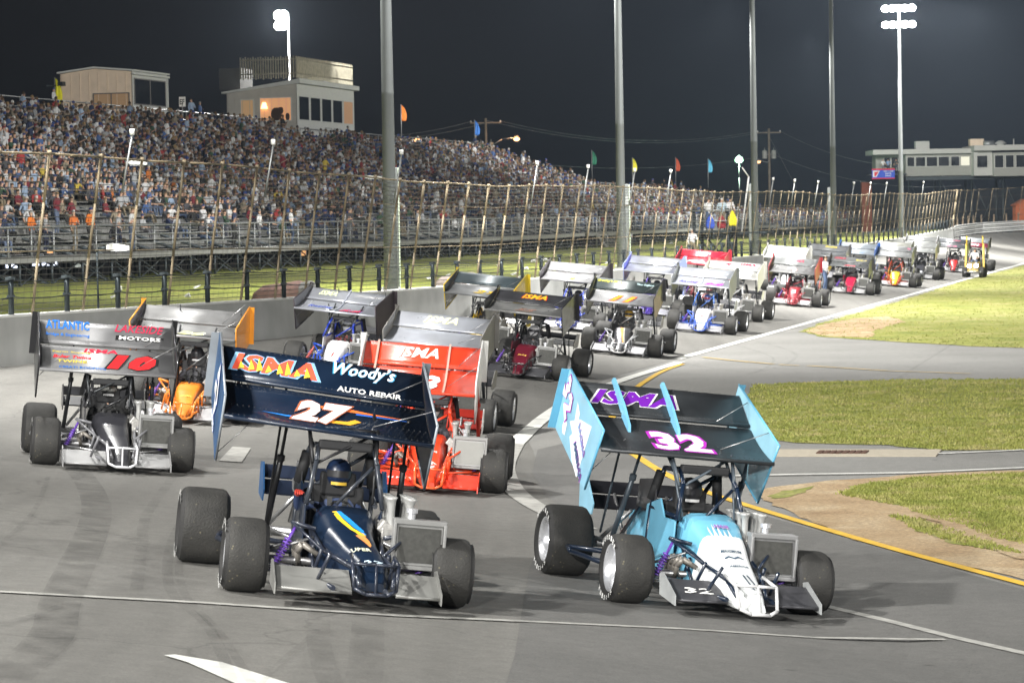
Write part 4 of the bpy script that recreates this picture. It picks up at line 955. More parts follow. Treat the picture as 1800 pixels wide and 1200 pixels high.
def wheel(parent, x, y, rad, wdt, side, letters=True, white=True):
    """side +1: outer face towards +x"""
    c = Vector((x, y, rad)); rr = .235
    o = MB(); o.smooth = True; h = wdt/2
    # rim: dished outer face
    a = (side, 0, 0)
    o.lathe(c, a, [(h-.012, rr+.008), (h-.015, rr-.012), (h-.10, rr-.03), (h-.17, rr-.05), (h-.20, .09), (h-.17, .06), (h-.15, .055), (h-.149, .001)], 20)
    o.lathe(c, a, [(-h+.015, rr+.006), (-h+.02, rr-.02), (-h+.12, rr-.035), (-h+.16, .05), (-h+.16, .001)], 20)
    w_ = o.build('wheel', M_CHR, parent)
    for q in range(6):
        pass
    b = MB()
    for q in range(8):
        an = q*math.pi/4; b.tube(c + Vector((side*(h-.19), math.cos(an)*.12, math.sin(an)*.12)), c + Vector((side*(h-.165), math.cos(an)*.12, math.sin(an)*.12)), .012, 5)
    b.tube(c + Vector((side*(h-.15), 0, 0)), c + Vector((side*(h-.10), 0, 0)), .045, 8)
    b.build('hub', M_STEEL, w_)
    t = MB(); t.smooth = True; s = .035
    t.use(M_RUB).lathe(c, a, [(h-.012, rr+.006), (h+.012, rr+.04), (h+.02, (rr+rad)/2), (h+.005, rad-.055), (h-s*.6, rad-.018)], 32)
    t.use(M_RUBT).lathe(c, a, [(h-s*.6, rad-.018), (h-s*1.6, rad-.004), (h*.4, rad), (-h*.4, rad), (-h+s*1.6, rad-.004), (-h+s*.6, rad-.018)], 32)
    t.use(M_RUB).lathe(c, a, [(-h+s*.6, rad-.018), (-h-.005, rad-.055), (-h-.02, (rr+rad)/2), (-h-.012, rr+.04), (-h+.012, rr+.006)], 32)
    t.build('tyre', None, w_)
    if letters:
        L = MB(); rm = (rr+rad)/2 + .012
        for start in (1.57+.75, 4.71+.75):
            for i, ch in enumerate('HOOSIER'):
                an0 = start - i*.245
                def fn(u, v, l, an0=an0):
                    r_ = rm + v; an = an0 - u/rm; return c + Vector((side*(h+.021+l), side*math.cos(an)*r_*-1*-1, math.sin(an)*r_))
                put_text(L, M_TXW, ch, fn, 0, 0, .052, .04, .03, 0, .002, res=1)
        if L.v: L.build('lettering', None, w_)
    return w_

def cowl(p, parent, m, m2=None, jag=None, oxc=.04, nose_x=-.05, ch=1.0, nl=1.0, nzr=0.0):
    """rounded body from the cockpit to the nose; p['body'] lists stations y, xc, half width bottom, half width top, z0, z1"""
    st = [(-.42, oxc, .37, .30, .18, .90), (-.34, oxc, .37, .29, .18, .93), (-.12, oxc, .36, .27, .16, .88), (.14, oxc-.01, .33, .23, .15, .75), (.46, (oxc+nose_x)/2, .27, .18, .13, .58), (.78, nose_x, .21, .14, .12, .43), (1.08, nose_x, .16, .11, .11, .31), (1.26, nose_x, .11, .08, .11, .20)]
    st = [(y*(nl if y > 0 else 1), xc, wb*(.4+.6*ch), wt*(.4+.6*ch), z0 + nzr*max(0, y), z0 + (z1-z0)*ch + nzr*max(0, y)) for y, xc, wb, wt, z0, z1 in st]
    rings = []
    for y, xc, wb, wt, z0, z1 in st:
        hz = z1-z0; r_ = []
        for ang in range(0, 16):
            a = ang/16*2*math.pi
            # superellipse, flatter bottom
            ca, sa = math.cos(a), math.sin(a)
            ex = math.copysign(abs(ca)**.34, ca); ez = math.copysign(abs(sa)**.38, sa)
            ww = wb + (wt-wb)*(ez*.5+.5)
            r_.append(Vector((xc + ex*ww, y, z0 + hz*(ez*.5+.5))))
        rings.append(r_)
    mb = MB(); mb.smooth = True; mb.loft(rings[::-1]); mb.use(m)
    o = MB(); o.smooth = True; o.use(m)
    def top(u, v, l):    # v along y measured back from nose, u across
        y = max(st[0][0]+.01, min(st[-1][0]-.005, v)); k = 0
        for i in range(len(st)-1):
            if st[i][0] <= y <= st[i+1][0]: k = i
        a, b = st[k], st[k+1]; q = (y-a[0])/(b[0]-a[0]); g_ = [a[j] + (b[j]-a[j])*q for j in range(6)]
        sl = (a[5]-b[5])/(b[0]-a[0]); nz = 1/math.sqrt(1+sl*sl)
        xx = max(-1, min(1, u/g_[3])); drop = (g_[5]-g_[4])*.5*(1-(1-abs(xx)**(1/.34))**.19) if abs(xx) < .999 else .1
        return Vector((g_[1] - u, y + sl*nz*l, g_[5] - min(drop, .12) + nz*l))
    mesh = MB(); mesh.smooth = True
    n = 16; order = rings
    for k in range(len(order)-1):
        mm = m if (m2 is None or st[k][0] < .12) else m2
        mesh.use(mm); mesh.loft([order[k+1], order[k]], cap=False)
    mesh.use(m2 or m); mesh.add(order[-1], [tuple(range(n))[::-1]]); mesh.use(M_BLK); mesh.add(order[0], [tuple(range(n))])
    ob = mesh.build('body_cowl', None, parent)
    if jag:   # torn-paper colour split
        J = MB(); J.use(jag); r_ = random.Random(5); pts = []
        for i in range(13):
            u = -.17 + .34*i/12; y = .22 - (.22 if i % 2 else .0)*r_.uniform(.4, 1.3); pts.append((u, y))
        vs = [top(u*.9, y, .006) for u, y in pts] + [top(u*.9, .36, .006) for u, y in pts]
        J.add(vs, [(i, i+1, 13+i+1, 13+i) for i in range(12)]); J.build('paint_splash', None, ob)
    return ob, top

def race_car(c):
    n_ = c['n']; ft = c['at']; psi = R(c['psi'])
    mid = at(*ft); fwd = Vector((math.sin(psi), -math.cos(psi), 0)); right = Vector((-math.cos(psi), -math.sin(psi), 0))
    # rest on the four contact points
    def gp(a, b): q = mid + right*a + fwd*b; return Vector((q.x, q.y, Z(q.x, q.y)))
    RF, LF, RR, LR = gp(.97, 0), gp(-.95, 0), gp(.97, -2.4), gp(-.93, -2.4)
    up = ((RF+RR)/2 - (LF+LR)/2).cross((RF+LF)/2 - (RR+LR)/2).normalized(); 
    if up.z < 0: up = -up
    fy = ((RF+LF)/2 - (RR+LR)/2).normalized(); fx = fy.cross(up).normalized(); up = fx.cross(fy)
    org = (RF+LF+RR+LR)/4 + fy*1.2
    K = c.get('K', 1.0)
    M = Matrix((( fx.x, fy.x, up.x, org.x), (fx.y, fy.y, up.y, org.y), (fx.z, fy.z, up.z, org.z), (0, 0, 0, 1)))
    T = bpy.data.objects.new('race_car', None); link(T); T.matrix_world = M @ Matrix.Diagonal((K, K, K, 1)); tag(T, c['label'], 'race car', 'winged race cars on track')
    P = PM(c['body'], c.get('bk', 'paint')); P2 = PM(c['body2']) if c.get('body2') else None; FR = PM(c['frame'], 'paint'); FW = PM(c.get('fw', (.45, .45, .46)), c.get('fwk', 'metal'))
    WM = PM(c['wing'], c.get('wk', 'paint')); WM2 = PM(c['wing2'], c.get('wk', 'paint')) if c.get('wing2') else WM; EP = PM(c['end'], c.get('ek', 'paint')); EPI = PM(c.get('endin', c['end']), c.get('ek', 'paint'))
    hi = c.get('hi', 1)
    # wheels (front axle is y = 0, forward +y, viewer's left +x)
    wheel(T, .97, 0, .345, .37, 1, hi > 1); wheel(T, -.95, 0, .325, .36, -1, False) ; wheel(T, c.get('rrx', .97), -2.4, .38, .46, 1, hi > 1); wheel(T, -.93, -2.4, .355, .42, -1, False)
    ox = .06
    nb = c.get('nx', -.06); body, top = cowl(c, T, P, P2, P2 if c.get('jag') else None, nose_x=nb, ch=c.get('ch', .80), nl=c.get('nl', .84), nzr=c.get('nzr', 0.0)); nl = c.get('nl', .84); nzr = c.get('nzr', 0.0)
    # cockpit sides and headrest fairing
    mb = MB(); mb.smooth = False
    for sx in (1, -1):
        x = ox + sx*.37
        mb.quadbox([(x, -.25, .16), (x, -.25, .84), (x, -.62, .84 if sx > 0 else .68), (x, -.80, 1.02 if sx > 0 else .6), (x, -1.25, .92 if sx > 0 else .5), (x, -1.4, .2)], (sx*-.02, 0, 0))
    mb.build('cockpit_side', P, T, bevel=.01)
    mb = MB(); mb.box((ox, -1.02, .62), (.52, .14, .72)); mb.box((ox, -.98, 1.0), (.34, .12, .22)); mb.box((ox, -.7, .28), (.6, .8, .1)); mb.build('seat', M_BLK, T, bevel=.02)
    mb = MB()
    mb.quadbox([(ox-.28, -1.2, .3), (ox+.28, -1.2, .3), (ox+.24, -1.2, .85), (ox-.24, -1.2, .85)], (0, -1.1, -.08)); mb.build('fuel_tank', P if not c.get('tank') else PM(c['tank']), T, bevel=.05)
    # chassis rails
    mb = MB()
    for x in (-.30, .36): mb.path([(x, -2.4, .32), (x, -1.3, .2), (x, .1, .2), (x*.72-.03, 1.0, .2)], .024)
    mb.path([(.36, -.2, .62), (.30, .4, .48), (nb+.19, .82, .38), (nb+.15, 1.05, .24)], .022); mb.path([(-.30, -.2, .6), (-.26, .4, .46), (nb-.19, .82, .38), (nb-.15, 1.05, .24)], .022)
    for y in (-.1, .3, .7): mb.tube((.36, y, .2), (.34 - .1*y, y+.2, .5), .018); mb.tube((-.30, y, .2), (-.31, y+.2, .48), .018)
    mb.tube((.36, -.2, .62), (.34, .3, .2), .018); mb.build('chassis_frame', FR, T)
    # front axle, arms, shocks
    mb = MB(); mb.tube((.82, 0, .33), (-.80, 0, .32), .035, 8); mb.tube((.82, .14, .27), (-.80, .14, .27), .014)
    for sx, xw in ((1, .80), (-1, -.78)):
        xi = .34 if sx > 0 else -.30
        mb.tube((xw, .02, .42), (xi, -.75, .46), .016); mb.tube((xw, .02, .24), (xi, -.75, .22), .016); mb.tube((xw, .0, .30), (xi*.8, .62, .28), .016)
        mb.tube((xw*.92, -.05, .40), (xi, .05, .56), .016)
    mb.build('front_axle', FR if c.get('axc') else M_STEEL, T)
    for x0, x1 in ((.72, .52), (-.70, -.52)):
        mb = MB(); a = Vector((x0, .06, .22)); b = Vector((x1, .02, .64)); mb.tube(a, b, .016)
        for i in range(9): q = a.lerp(b, .12 + .07*i); mb.tube(q, q + (b-a).normalized()*.018, .04, 8)
        mb.build('coil_shock', PM(c.get('shock', (.12, .05, .35))), T)
    mb = MB(); mb.path([(.34, .1, .64), (.56, .02, .68)], .022); mb.path([(.27, .45, .46), (.56, .02, .68)], .016); mb.build('shock_mount', FR, T); mb = MB(); mb.path([(-.3, .1, .6), (-.56, .02, .66)], .022); mb.path([(-.25, .45, .45), (-.56, .02, .66)], .016); mb.path([(-.3, -.35, .6), (-.56, .02, .66)], .02); mb.build('shock_mount', FR, T)
    # rear axle and arms
    mb = MB(); mb.tube((.78, -2.4, .38), (-.75, -2.4, .37), .05, 8); mb.tube((.70, -2.4, .45), (.36, -1.2, .4), .018); mb.tube((-.66, -2.4, .45), (-.3, -1.2, .4), .018); mb.tube((.6, -2.38, .4), (.36, -2.0, .78), .022); mb.tube((-.55, -2.38, .4), (-.3, -2.0, .78), .022); mb.box((0, -2.4, .4), (.3, .3, .3)); mb.build('rear_axle', M_STEEL, T)
    # side bar outside the right wheels
    mb = MB(); mb.path([(.38, -1.55, .34), (1.08, -1.85, .36), (1.12, -1.55, .34), (.80, -.72, .26), (.38, -.5, .24)], .028, 8); mb.tube((.38, -1.1, .3), (.98, -1.2, .30), .022); mb.build('side_bar', FR, T); mb = MB(); mb.path([(-.3, -1.5, .34), (-.95, -1.75, .34), (-.80, -.75, .26), (-.3, -.55, .24)], .025, 8); mb.build('side_bar', FR, T)
    # nose bumper
    def nbp(x, y, z): return Vector((nb + x, y*nl, z + nzr))
    mb = MB(); mb.path([nbp(.20, .80, .42), nbp(.21, 1.20, .36), nbp(.19, 1.34, .15), nbp(.09, 1.40, .11), nbp(-.10, 1.40, .11), nbp(-.19, 1.34, .15), nbp(-.21, 1.20, .36), nbp(-.20, .80, .42)], .018, 8); mb.path([nbp(.21, 1.19, .36), nbp(0, 1.26, .37), nbp(-.21, 1.19, .36)], .015); mb.tube(nbp(0, 1.40, .11), nbp(0, 1.26, .37), .013)
    mb.build('nose_bumper', PM(c.get('bump', c['frame'])), T)
    # front wing: two inclined panels either side of the nose, with end fences
    fz = c.get('fwz', (.11, .26)); mb = MB()
    for x0, x1 in ((.74, nb+.2), (nb-.2, -.76)):
        mb = MB(); mb.quadbox([(x0, .92, fz[0]), (x1, .92, fz[0]), (x1, .50, fz[1]), (x0, .50, fz[1])], (0, .012, .014)); mb.tube((x0, .925, fz[0]), (x1, .925, fz[0]), .016); fwp = mb.build('front_wing', FW, T); fwo = fwp if x0 > 0 else fwo
    for x in (.745, -.765):
        mb = MB(); mb.quadbox([(x, 1.0, fz[0]-.05), (x, .98, fz[0]+.05), (x, .54, fz[1]+.07), (x, .42, fz[1]+.05), (x, .48, fz[0])], (.012, 0, 0)); mb.build('end_fence', PM(c.get('fend', c.get('fw', (.45, .45, .46))), c.get('fwk', 'metal')), fwo)
    def fwfn(u, v, l): k = (v)/.45; return Vector((-u, .92-.42*k+.014+l, fz[0]+(fz[1]-fz[0])*k+.016+l))
    # engine on the left side of the chassis
    ex = c.get('ex', -.42)
    E = MB(); E.box((ex, -.38, .46), (.34, .62, .46)); E.box((ex+.13, -.38, .68), (.13, .60, .12), Matrix.Rotation(-.6, 3, 'Y')); E.box((ex-.13, -.38, .68), (.13, .60, .12), Matrix.Rotation(.6, 3, 'Y')); E.tube((ex, -.08, .40), (ex, -.02, .40), .12, 12); E.tube((ex+.1, -.08, .55), (ex+.1, -.03, .55), .06, 10)
    E.box((ex, -.07, .3), (.22, .06, .3)); eo = E.build('engine', M_ENG, T, bevel=.015)
    S = MB(); S.smooth = True
    if hi > 1 or c.get('stacks', True):
        for i in range(4):
            for sx in (.075, -.075):
                q = Vector((ex+sx, -.12 - i*.15, .70)); S.lathe(q, (sx*.9, 0, 1), [(0, .030), (.20, .034), (.25, .045), (.275, .062), (.272, .05), (.2, .028)], 10)
        S.build('intake_stack', PM((.62, .62, .60), 'metal') if hi > 1 else M_ENG, eo)
    H = MB(); 
    for i in range(4): H.path([(ex-.18, -.05-.15*i, .45), (ex-.27, -.08-.15*i, .4), (ex-.28, -.2-.15*i, .32)], .022, 6)
    H.tube((ex-.28, -.1, .31), (ex-.30, -1.6, .30), .045, 8); H.build('exhaust_pipe', PM((.36, .33, .29), 'metal'), T); H = MB()
    for i in range(4): H.path([(.32, .25-.12*i, .42), (.46, .23-.12*i, .50), (.50, .18-.12*i, .42), (.46, .0-.1*i, .28)], .026, 6)
    H.build('exhaust_pipe', PM((.36, .33, .29), 'metal'), T)
    L = MB(); L.path([(ex, -.1, .62), (ex-.05, -.02, .74), (-.55, .08, .70)], .025); L.build('hose', M_HOSE, T); L = MB(); L.path([(ex+.12, -.05, .5), (ex+.15, .1, .45), (-.45, .12, .38)], .02); L.build('hose', M_HOSE, T)
    # radiator box in front of the engine
    rx = c.get('rx', -.58); Rb = MB(); rz0, rz1 = .38, .76; ry = -.36
    Rb.quadbox([(rx-.22, ry+.46, rz0), (rx+.22, ry+.46, rz0), (rx+.22, ry+.42, rz1), (rx-.22, ry+.42, rz1)], (0, .10, 0)); Rb.box((rx, ry+.47, rz1+.02), (.50, .16, .05)); Rb.box((rx, ry+.5, rz0-.02), (.50, .14, .04)); Rb.box((rx-.235, ry+.5, .57), (.03, .14, .40)); Rb.box((rx+.235, ry+.5, .57), (.03, .14, .40)); ro = Rb.build('radiator', PM(c.get('rad', (.40, .40, .39)), 'metal'), T, bevel=.008)
    Rb = MB(); Rb.quadbox([(rx-.20, ry+.565, rz0+.03), (rx+.20, ry+.565, rz0+.03), (rx+.20, ry+.525, rz1-.03), (rx-.20, ry+.525, rz1-.03)], (0, .006, 0)); Rb.build('core', M_RADC if c.get('core', 1) else PM((.25, .25, .23), 'metal'), ro)
    Rb = MB(); Rb.lathe((rx+.08, ry+.46, rz1+.04), (0, 0, 1), [(0, .035), (.05, .035), (.06, .055), (.1, .055), (.101, .001)], 10); Rb.build('filler_cap', M_CHR, ro)
    # roll cage
    RC = MB(); wz_ = c.get('wz', -.06); ct = 1.36 + wz_; hw = .36
    for x in (ox-hw, ox+hw): RC.path([(x, -1.22, .25), (x, -1.12, .9), (x*.86+.01, -1.05, ct-.1), (x*.78+.01, -1.02, ct)], .026, 8); RC.path([(x*.78+.01, -1.02, ct), (x*.74+.01, -.55, ct+.01), (x*.80+.01, -.34, ct-.12), (x, -.22, .84)], .024, 8)
    RC.tube((ox-hw*.78, -1.02, ct), (ox+hw*.82, -1.02, ct), .026, 8); RC.tube((ox-hw*.76, -.55, ct+.01), (ox+hw*.80, -.55, ct+.01), .024, 8); RC.tube((ox-hw*.7, -.36, ct-.14), (ox+hw*.2, -.26, .86), .018); RC.tube((ox+hw, -1.12, .9), (ox+.3, -.3, .86), .024); RC.tube((ox-hw, -1.12, .9), (ox-.3, -.3, .86), .024); RC.tube((ox-hw*.8, -1.04, ct-.05), (ox+hw, -1.15, .85), .02); RC.tube((ox+hw*.8, -1.04, ct-.05), (ox+.3, -2.3, .5), .024); RC.tube((ox-hw*.8, -1.04, ct-.05), (ox-.3, -2.3, .5), .024)
    rco = RC.build('roll_cage', PM(c.get('cage', c['frame'])), T)
    mb = MB(); mb.box((ox, -.56, ct+.03), (.52, .10, .09)); mb.build('cage_padding', M_BLK, rco, bevel=.02)
    for sx in (1, -1): mb = MB(); mb.tube((ox+sx*hw*.85, -1.06, 1.28), (ox+sx*hw, -1.13, .98), .055, 8); mb.build('cage_padding', M_BLK, rco)
    mb = MB(); mb.quadbox([(ox+.34, -.95, .86), (ox+.34, -1.7, .86), (ox+.34, -1.65, 1.15), (ox+.34, -1.1, 1.2)], (.008, 0, 0)); mb.build('head_shield', PM(c.get('shield', (.05, .05, .055))), T)
    # wing supports
    SM = PM(c.get('strut', (.05, .055, .06)), 'metal')
    mb = MB()
    for x in (ox-.30, ox+.36): mb.tube((x*.9, -.36, ct-.14), (x, -.62, 1.56+wz_), .018); mb.tube((x*.9, -.55, ct), (x, -1.05, 1.68+wz_), .018); mb.tube((x, -.62, 1.56+wz_), (x*.85, -.25, .88), .014)
    mb.tube((ox-.28, -.62, 1.54+wz_), (ox+.34, -.62, 1.54+wz_), .018); mb.tube((ox-.28, -.62, 1.52+wz_), (ox+.32, -.36, ct-.16), .014); mb.build('wing_mount', SM, T)
    for sx in (1, -1):
        mb = MB(); mb.tube((sx*.64, -1.75, .45), (sx*.60, -1.28, 1.18), .030, 8); mb.tube((sx*.60, -1.28, 1.18), (sx*.58, -1.02, 1.66+wz_), .016, 6); mb.lathe((sx*.60, -1.28, 1.18), (0, .4, 1), [(-.03, .03), (-.02, .04), (.03, .04), (.04, .02)], 8); mb.build('wing_strut', SM, T)
        mb = MB(); mb.tube((sx*.60, -2.3, .5), (sx*.56, -1.7, 2.02+wz_), .013, 6); mb.build('rear_strut', SM, T)
    # tail wing
    mb = MB(); mb.quadbox([(.62, -2.70, .72), (-.62, -2.70, .72), (-.62, -2.95, .84), (.62, -2.95, .84)], (0, .01, .02)); mb.quadbox([(.62, -2.96, .87), (-.62, -2.96, .87), (-.62, -3.06, .99), (.62, -3.06, .99)], (0, .01, .015)); tw = mb.build('tail_wing', PM(c.get('tail', (.04, .04, .045)), 'metal'), T)
    for x in (.62, -.64): mb = MB(); mb.quadbox([(x, -2.60, .66), (x, -2.55, .78), (x, -2.85, 1.04), (x, -3.16, 1.02), (x, -3.1, .7)], (.014, 0, 0)); mb.build('tail_plate', EP, tw)
    mb = MB(); mb.tube((.3, -2.4, .45), (.3, -2.9, .88), .02); mb.build('tail_strut', M_STEEL, tw); mb = MB(); mb.tube((-.3, -2.4, .45), (-.3, -2.9, .88), .02); mb.build('tail_strut', M_STEEL, tw)
    # ---- top wing
    hwid = c.get('span', .97); off_ = c.get('wx', .28)
    wr_ = math.tan(R(c.get('wroll', 0))); wz_ = c.get('wz', 0.0)
    wa_ = R(-c.get('wang', -4)); ca_w, sa_w = math.cos(wa_), math.sin(wa_)
    def rotw(y, z): dy = y + .45; dz = z - 1.53; return -.45 + dy*ca_w - dz*sa_w, 1.53 + dy*sa_w + dz*ca_w
    def wf(u, v, l): q = WF(u, v, l); q.y, q.z = rotw(q.y, q.z); q.z += wz_ + q.x*wr_; q.x += off_; return q
    def panel(v0, v1, m, nm, parent, n=8, lead=True, thick=.03, u0=-hwid, u1=hwid):
        mb = MB(); mb.smooth = True; rings = []
        for i in range(n+1):
            v = v0 + (v1-v0)*i/n; th = thick*math.sin(math.pi*(.12+.8*i/n)); rings.append((wf(u0, v, 0), wf(u1, v, 0), wf(u1, v, -th), wf(u0, v, -th)))
        vs = [q for r_ in rings for q in r_]; fs = []
        for i in range(n):
            a, b = 4*i, 4*i+4; fs += [(a, a+1, b+1, b), (a+3, b+3, b+2, a+2), (a, b, b+3, a+3), (a+1, a+2, b+2, b+1)]
        fs += [(0, 3, 2, 1), (4*n, 4*n+1, 4*n+2, 4*n+3)]
        mb.add(vs, fs)
        if lead: mb.tube(wf(u0, v0+.008, -.010), wf(u1, v0+.008, -.010), .022, 8)
        return mb.build(nm, m, parent)
    WG = panel(0, .90, WM, 'top_wing', T)
    for o_ in WG.data.polygons: pass
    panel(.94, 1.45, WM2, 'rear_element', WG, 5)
    # rivet rows / seams
    if hi > 1:
        mb = MB()
        for v in (.12, .42, .86, 1.0, 1.43):
            for i in range(36): u = -hwid + .03 + (2*hwid-.06)*i/35; q = wf(u, v, .001); mb.box(q, (.009, .009, .006))
        mb.build('rivet_row', PM(tuple(min(1, k*.6+.10) for k in c['wing']), 'metal'), WG)
    ribs = c.get('ribs')
    if ribs:
        for u in ribs:
            mb = MB(); x = -u + off_
            mb.quadbox([(x, wf(u, v_, l_).y, wf(u, v_, l_).z) for v_, l_ in ((.60, -.01), (.66, .06), (1.0, .10), (1.50, .05), (1.52, -.01), (.95, -.03))] if c.get('fins') else [(x, wf(u, v_, l_).y, wf(u, v_, l_).z) for v_, l_ in ((.02, .0), (.02, .02), (.5, .025), (.95, .03), (1.47, .025), (1.47, 0), (.95, -.03), (.5, -.005))], (.03, 0, 0))
            mb.build('wing_rib', PM(c.get('ribc', c['end'])), WG)
    # end plates
    A_, B_, C_, D_ = c.get('plate', ((-.39, 1.72), (-.89, 1.08), (-2.19, 1.62), (-1.83, 2.27)))
    for sx in (1, -1):
        x = off_ + sx*(hwid + .012); mb = MB(); mb.use(EP)
        pts = [Vector((x, rotw(*q)[0], rotw(*q)[1] + wz_ + sx*hwid*wr_)) for q in (A_, B_, C_, D_)]
        # two faces of different colour plus a turned edge
        th = Vector((sx*.014, 0, 0)); o4 = [p + th for p in pts]
        mb.add([*pts, *o4], [(4, 5, 6, 7), (0, 1, 5, 4), (1, 2, 6, 5), (2, 3, 7, 6), (3, 0, 4, 7)]); mb.use(EPI); mb.add(pts, [(3, 2, 1, 0)])
        # rear wicker lip
        mb.use(PM(c.get('lip', c['end']), c.get('ek', 'paint'))); mb.quadbox([pts[2], pts[3], pts[3] + Vector((sx*.09, -.03, 0)), pts[2] + Vector((sx*.09, -.03, 0))], (0, -.01, 0))
        mb.tube(pts[0], pts[3], .012); mb.tube(pts[0], pts[1], .012); mb.tube(pts[1], pts[2], .012)
        ep = mb.build('end_plate', None, WG)
        for (m_, pp) in (c.get('pshape', ()) if sx > 0 else ()):
            tb = MB(); cc = (pts[0]+pts[2])/2 + Vector((.0165, 0, 0)); tb.use(PM(m_, 'text')); vs = [cc] + [cc + Vector((0, a_, b_)) for a_, b_ in pp]; tb.add(vs[1:], [tuple(range(len(pp)))]); tb.build('plate_graphics', None, ep)
        if c.get('ptext') and (sx > 0):
            e1 = (Vector((0, *D_)) - Vector((0, *A_))); L_ = e1.length; e1.normalize(); e2 = (Vector((0, *A_)) - Vector((0, *B_))).normalized(); cc = (pts[0]+pts[2])/2 + Vector((.020, 0, 0))
            for (bd, m_, cu, cv, h_, w_, rot) in c['ptext']:
                tb = MB()
                def pf(u, v, l, rot=rot, cu=cu, cv=cv):
                    a = R(rot); uu = math.cos(a)*u - math.sin(a)*v + cu; vv = math.sin(a)*u + math.cos(a)*v + cv; return cc + Vector((l, 0, 0)) + Vector((0, uu, vv))
                put_text(tb, PM(m_, 'text'), bd, pf, 0, 0, h_, w_, .04, 0, .002, .03, PM(c.get('ptout', (.4, .05, .45)), 'dull'), res=1)
                tb.build('plate_lettering', None, ep)
    # stay wires
    mb = MB(); mb.tube(wf(.45, .35, 0), Vector((off_-hwid, -.71, 1.78)), .006, 4); mb.build('stay_wire', M_STEEL, WG); mb = MB(); mb.tube(wf(.55, .95, 0), Vector((off_-hwid, -1.46, 2.05)), .006, 4); mb.build('stay_wire', M_STEEL, WG); mb = MB(); mb.tube((off_+hwid-.35, -.81, 1.60), (off_+hwid+.02, -.85, 1.2), .006, 4); mb.build('stay_wire', M_STEEL, WG)
    # lettering on the wing: (text, colour, u, v, height, width, bold, shear, outline colour, outline)
    for tx_ in c.get('text', ()):
        bd, m_, u, v, h_, w_, bo, sh, oc, ow = tx_; bo *= .6; h_ *= 2.0 if v < .95 else 1.45; w_ = w_*(1.3 if hi < 2 and v < .95 else 1.0) if w_ else w_; ow *= .7; tb = MB()
        if v > .95: v = 1.22 + (v-1.22)*1.25
        put_text(tb, PM(m_, 'text'), bd, wf, u, v, h_, w_, bo, sh, .006, ow if oc else None, PM(oc, 'text') if oc else None, res=2 if hi > 1 else 1)
        tb.build('lettering', None, WG)
    tb = MB()
    for sw in c.get('shapes', ()):
        tb = MB(); m_, pts, l = sw; tb.use(PM(m_, 'text')); n = len(pts)//2
        vs = [wf(u, v, l) for u, v in pts]; tb.add(vs, [(i, i+1, 2*n-2-i, 2*n-1-i) for i in range(n-1)]); tb.build('wing_graphics', None, WG)
    for (bd, m_, u, y, h_, w_, oc) in c.get('ctext', ()):
        tb = MB()
        def cf(u_, v_, l, y=y): return top(u_, (y*.80-.10)*nl - v_*.8, .008 + l)
        put_text(tb, PM(m_, 'text'), bd, cf, u, 0, h_, w_, .03, .2, .002, .03 if oc else None, PM(oc, 'text') if oc else None, res=1); tb.build('cowl_lettering', None, body)
    for (m_, pts) in c.get('cshape', ()):
        tb = MB(); tb.use(PM(m_, 'paint')); n = len(pts)//2; vs = [top(u, (y*.78-.08)*nl, .007) for u, y in pts]; tb.add(vs, [(i, i+1, 2*n-2-i, 2*n-1-i) for i in range(n-1)]); tb.build('cowl_graphics', None, body)
    if c.get('ftext'):
        tb = MB()
        for bd, m_, u, h_, w_ in c['ftext']: put_text(tb, PM(m_, 'text'), bd, fwfn, u, .2, h_, w_, .03, .1, .003, res=1)
        tb.build('front_lettering', None, fwo)
    if c.get('stext'):
        tb = MB()
        for bd, m_, y, z, h_, w_ in c['stext']: put_text(tb, PM(m_, 'text'), bd, lambda u, v, l: Vector((ox+.372+l, y+u, z+v)), 0, 0, h_, w_, .03, .0, .003, res=1)
        tb.build('side_lettering', None, T)
    c['T'] = T; c['ox'] = ox
    return T

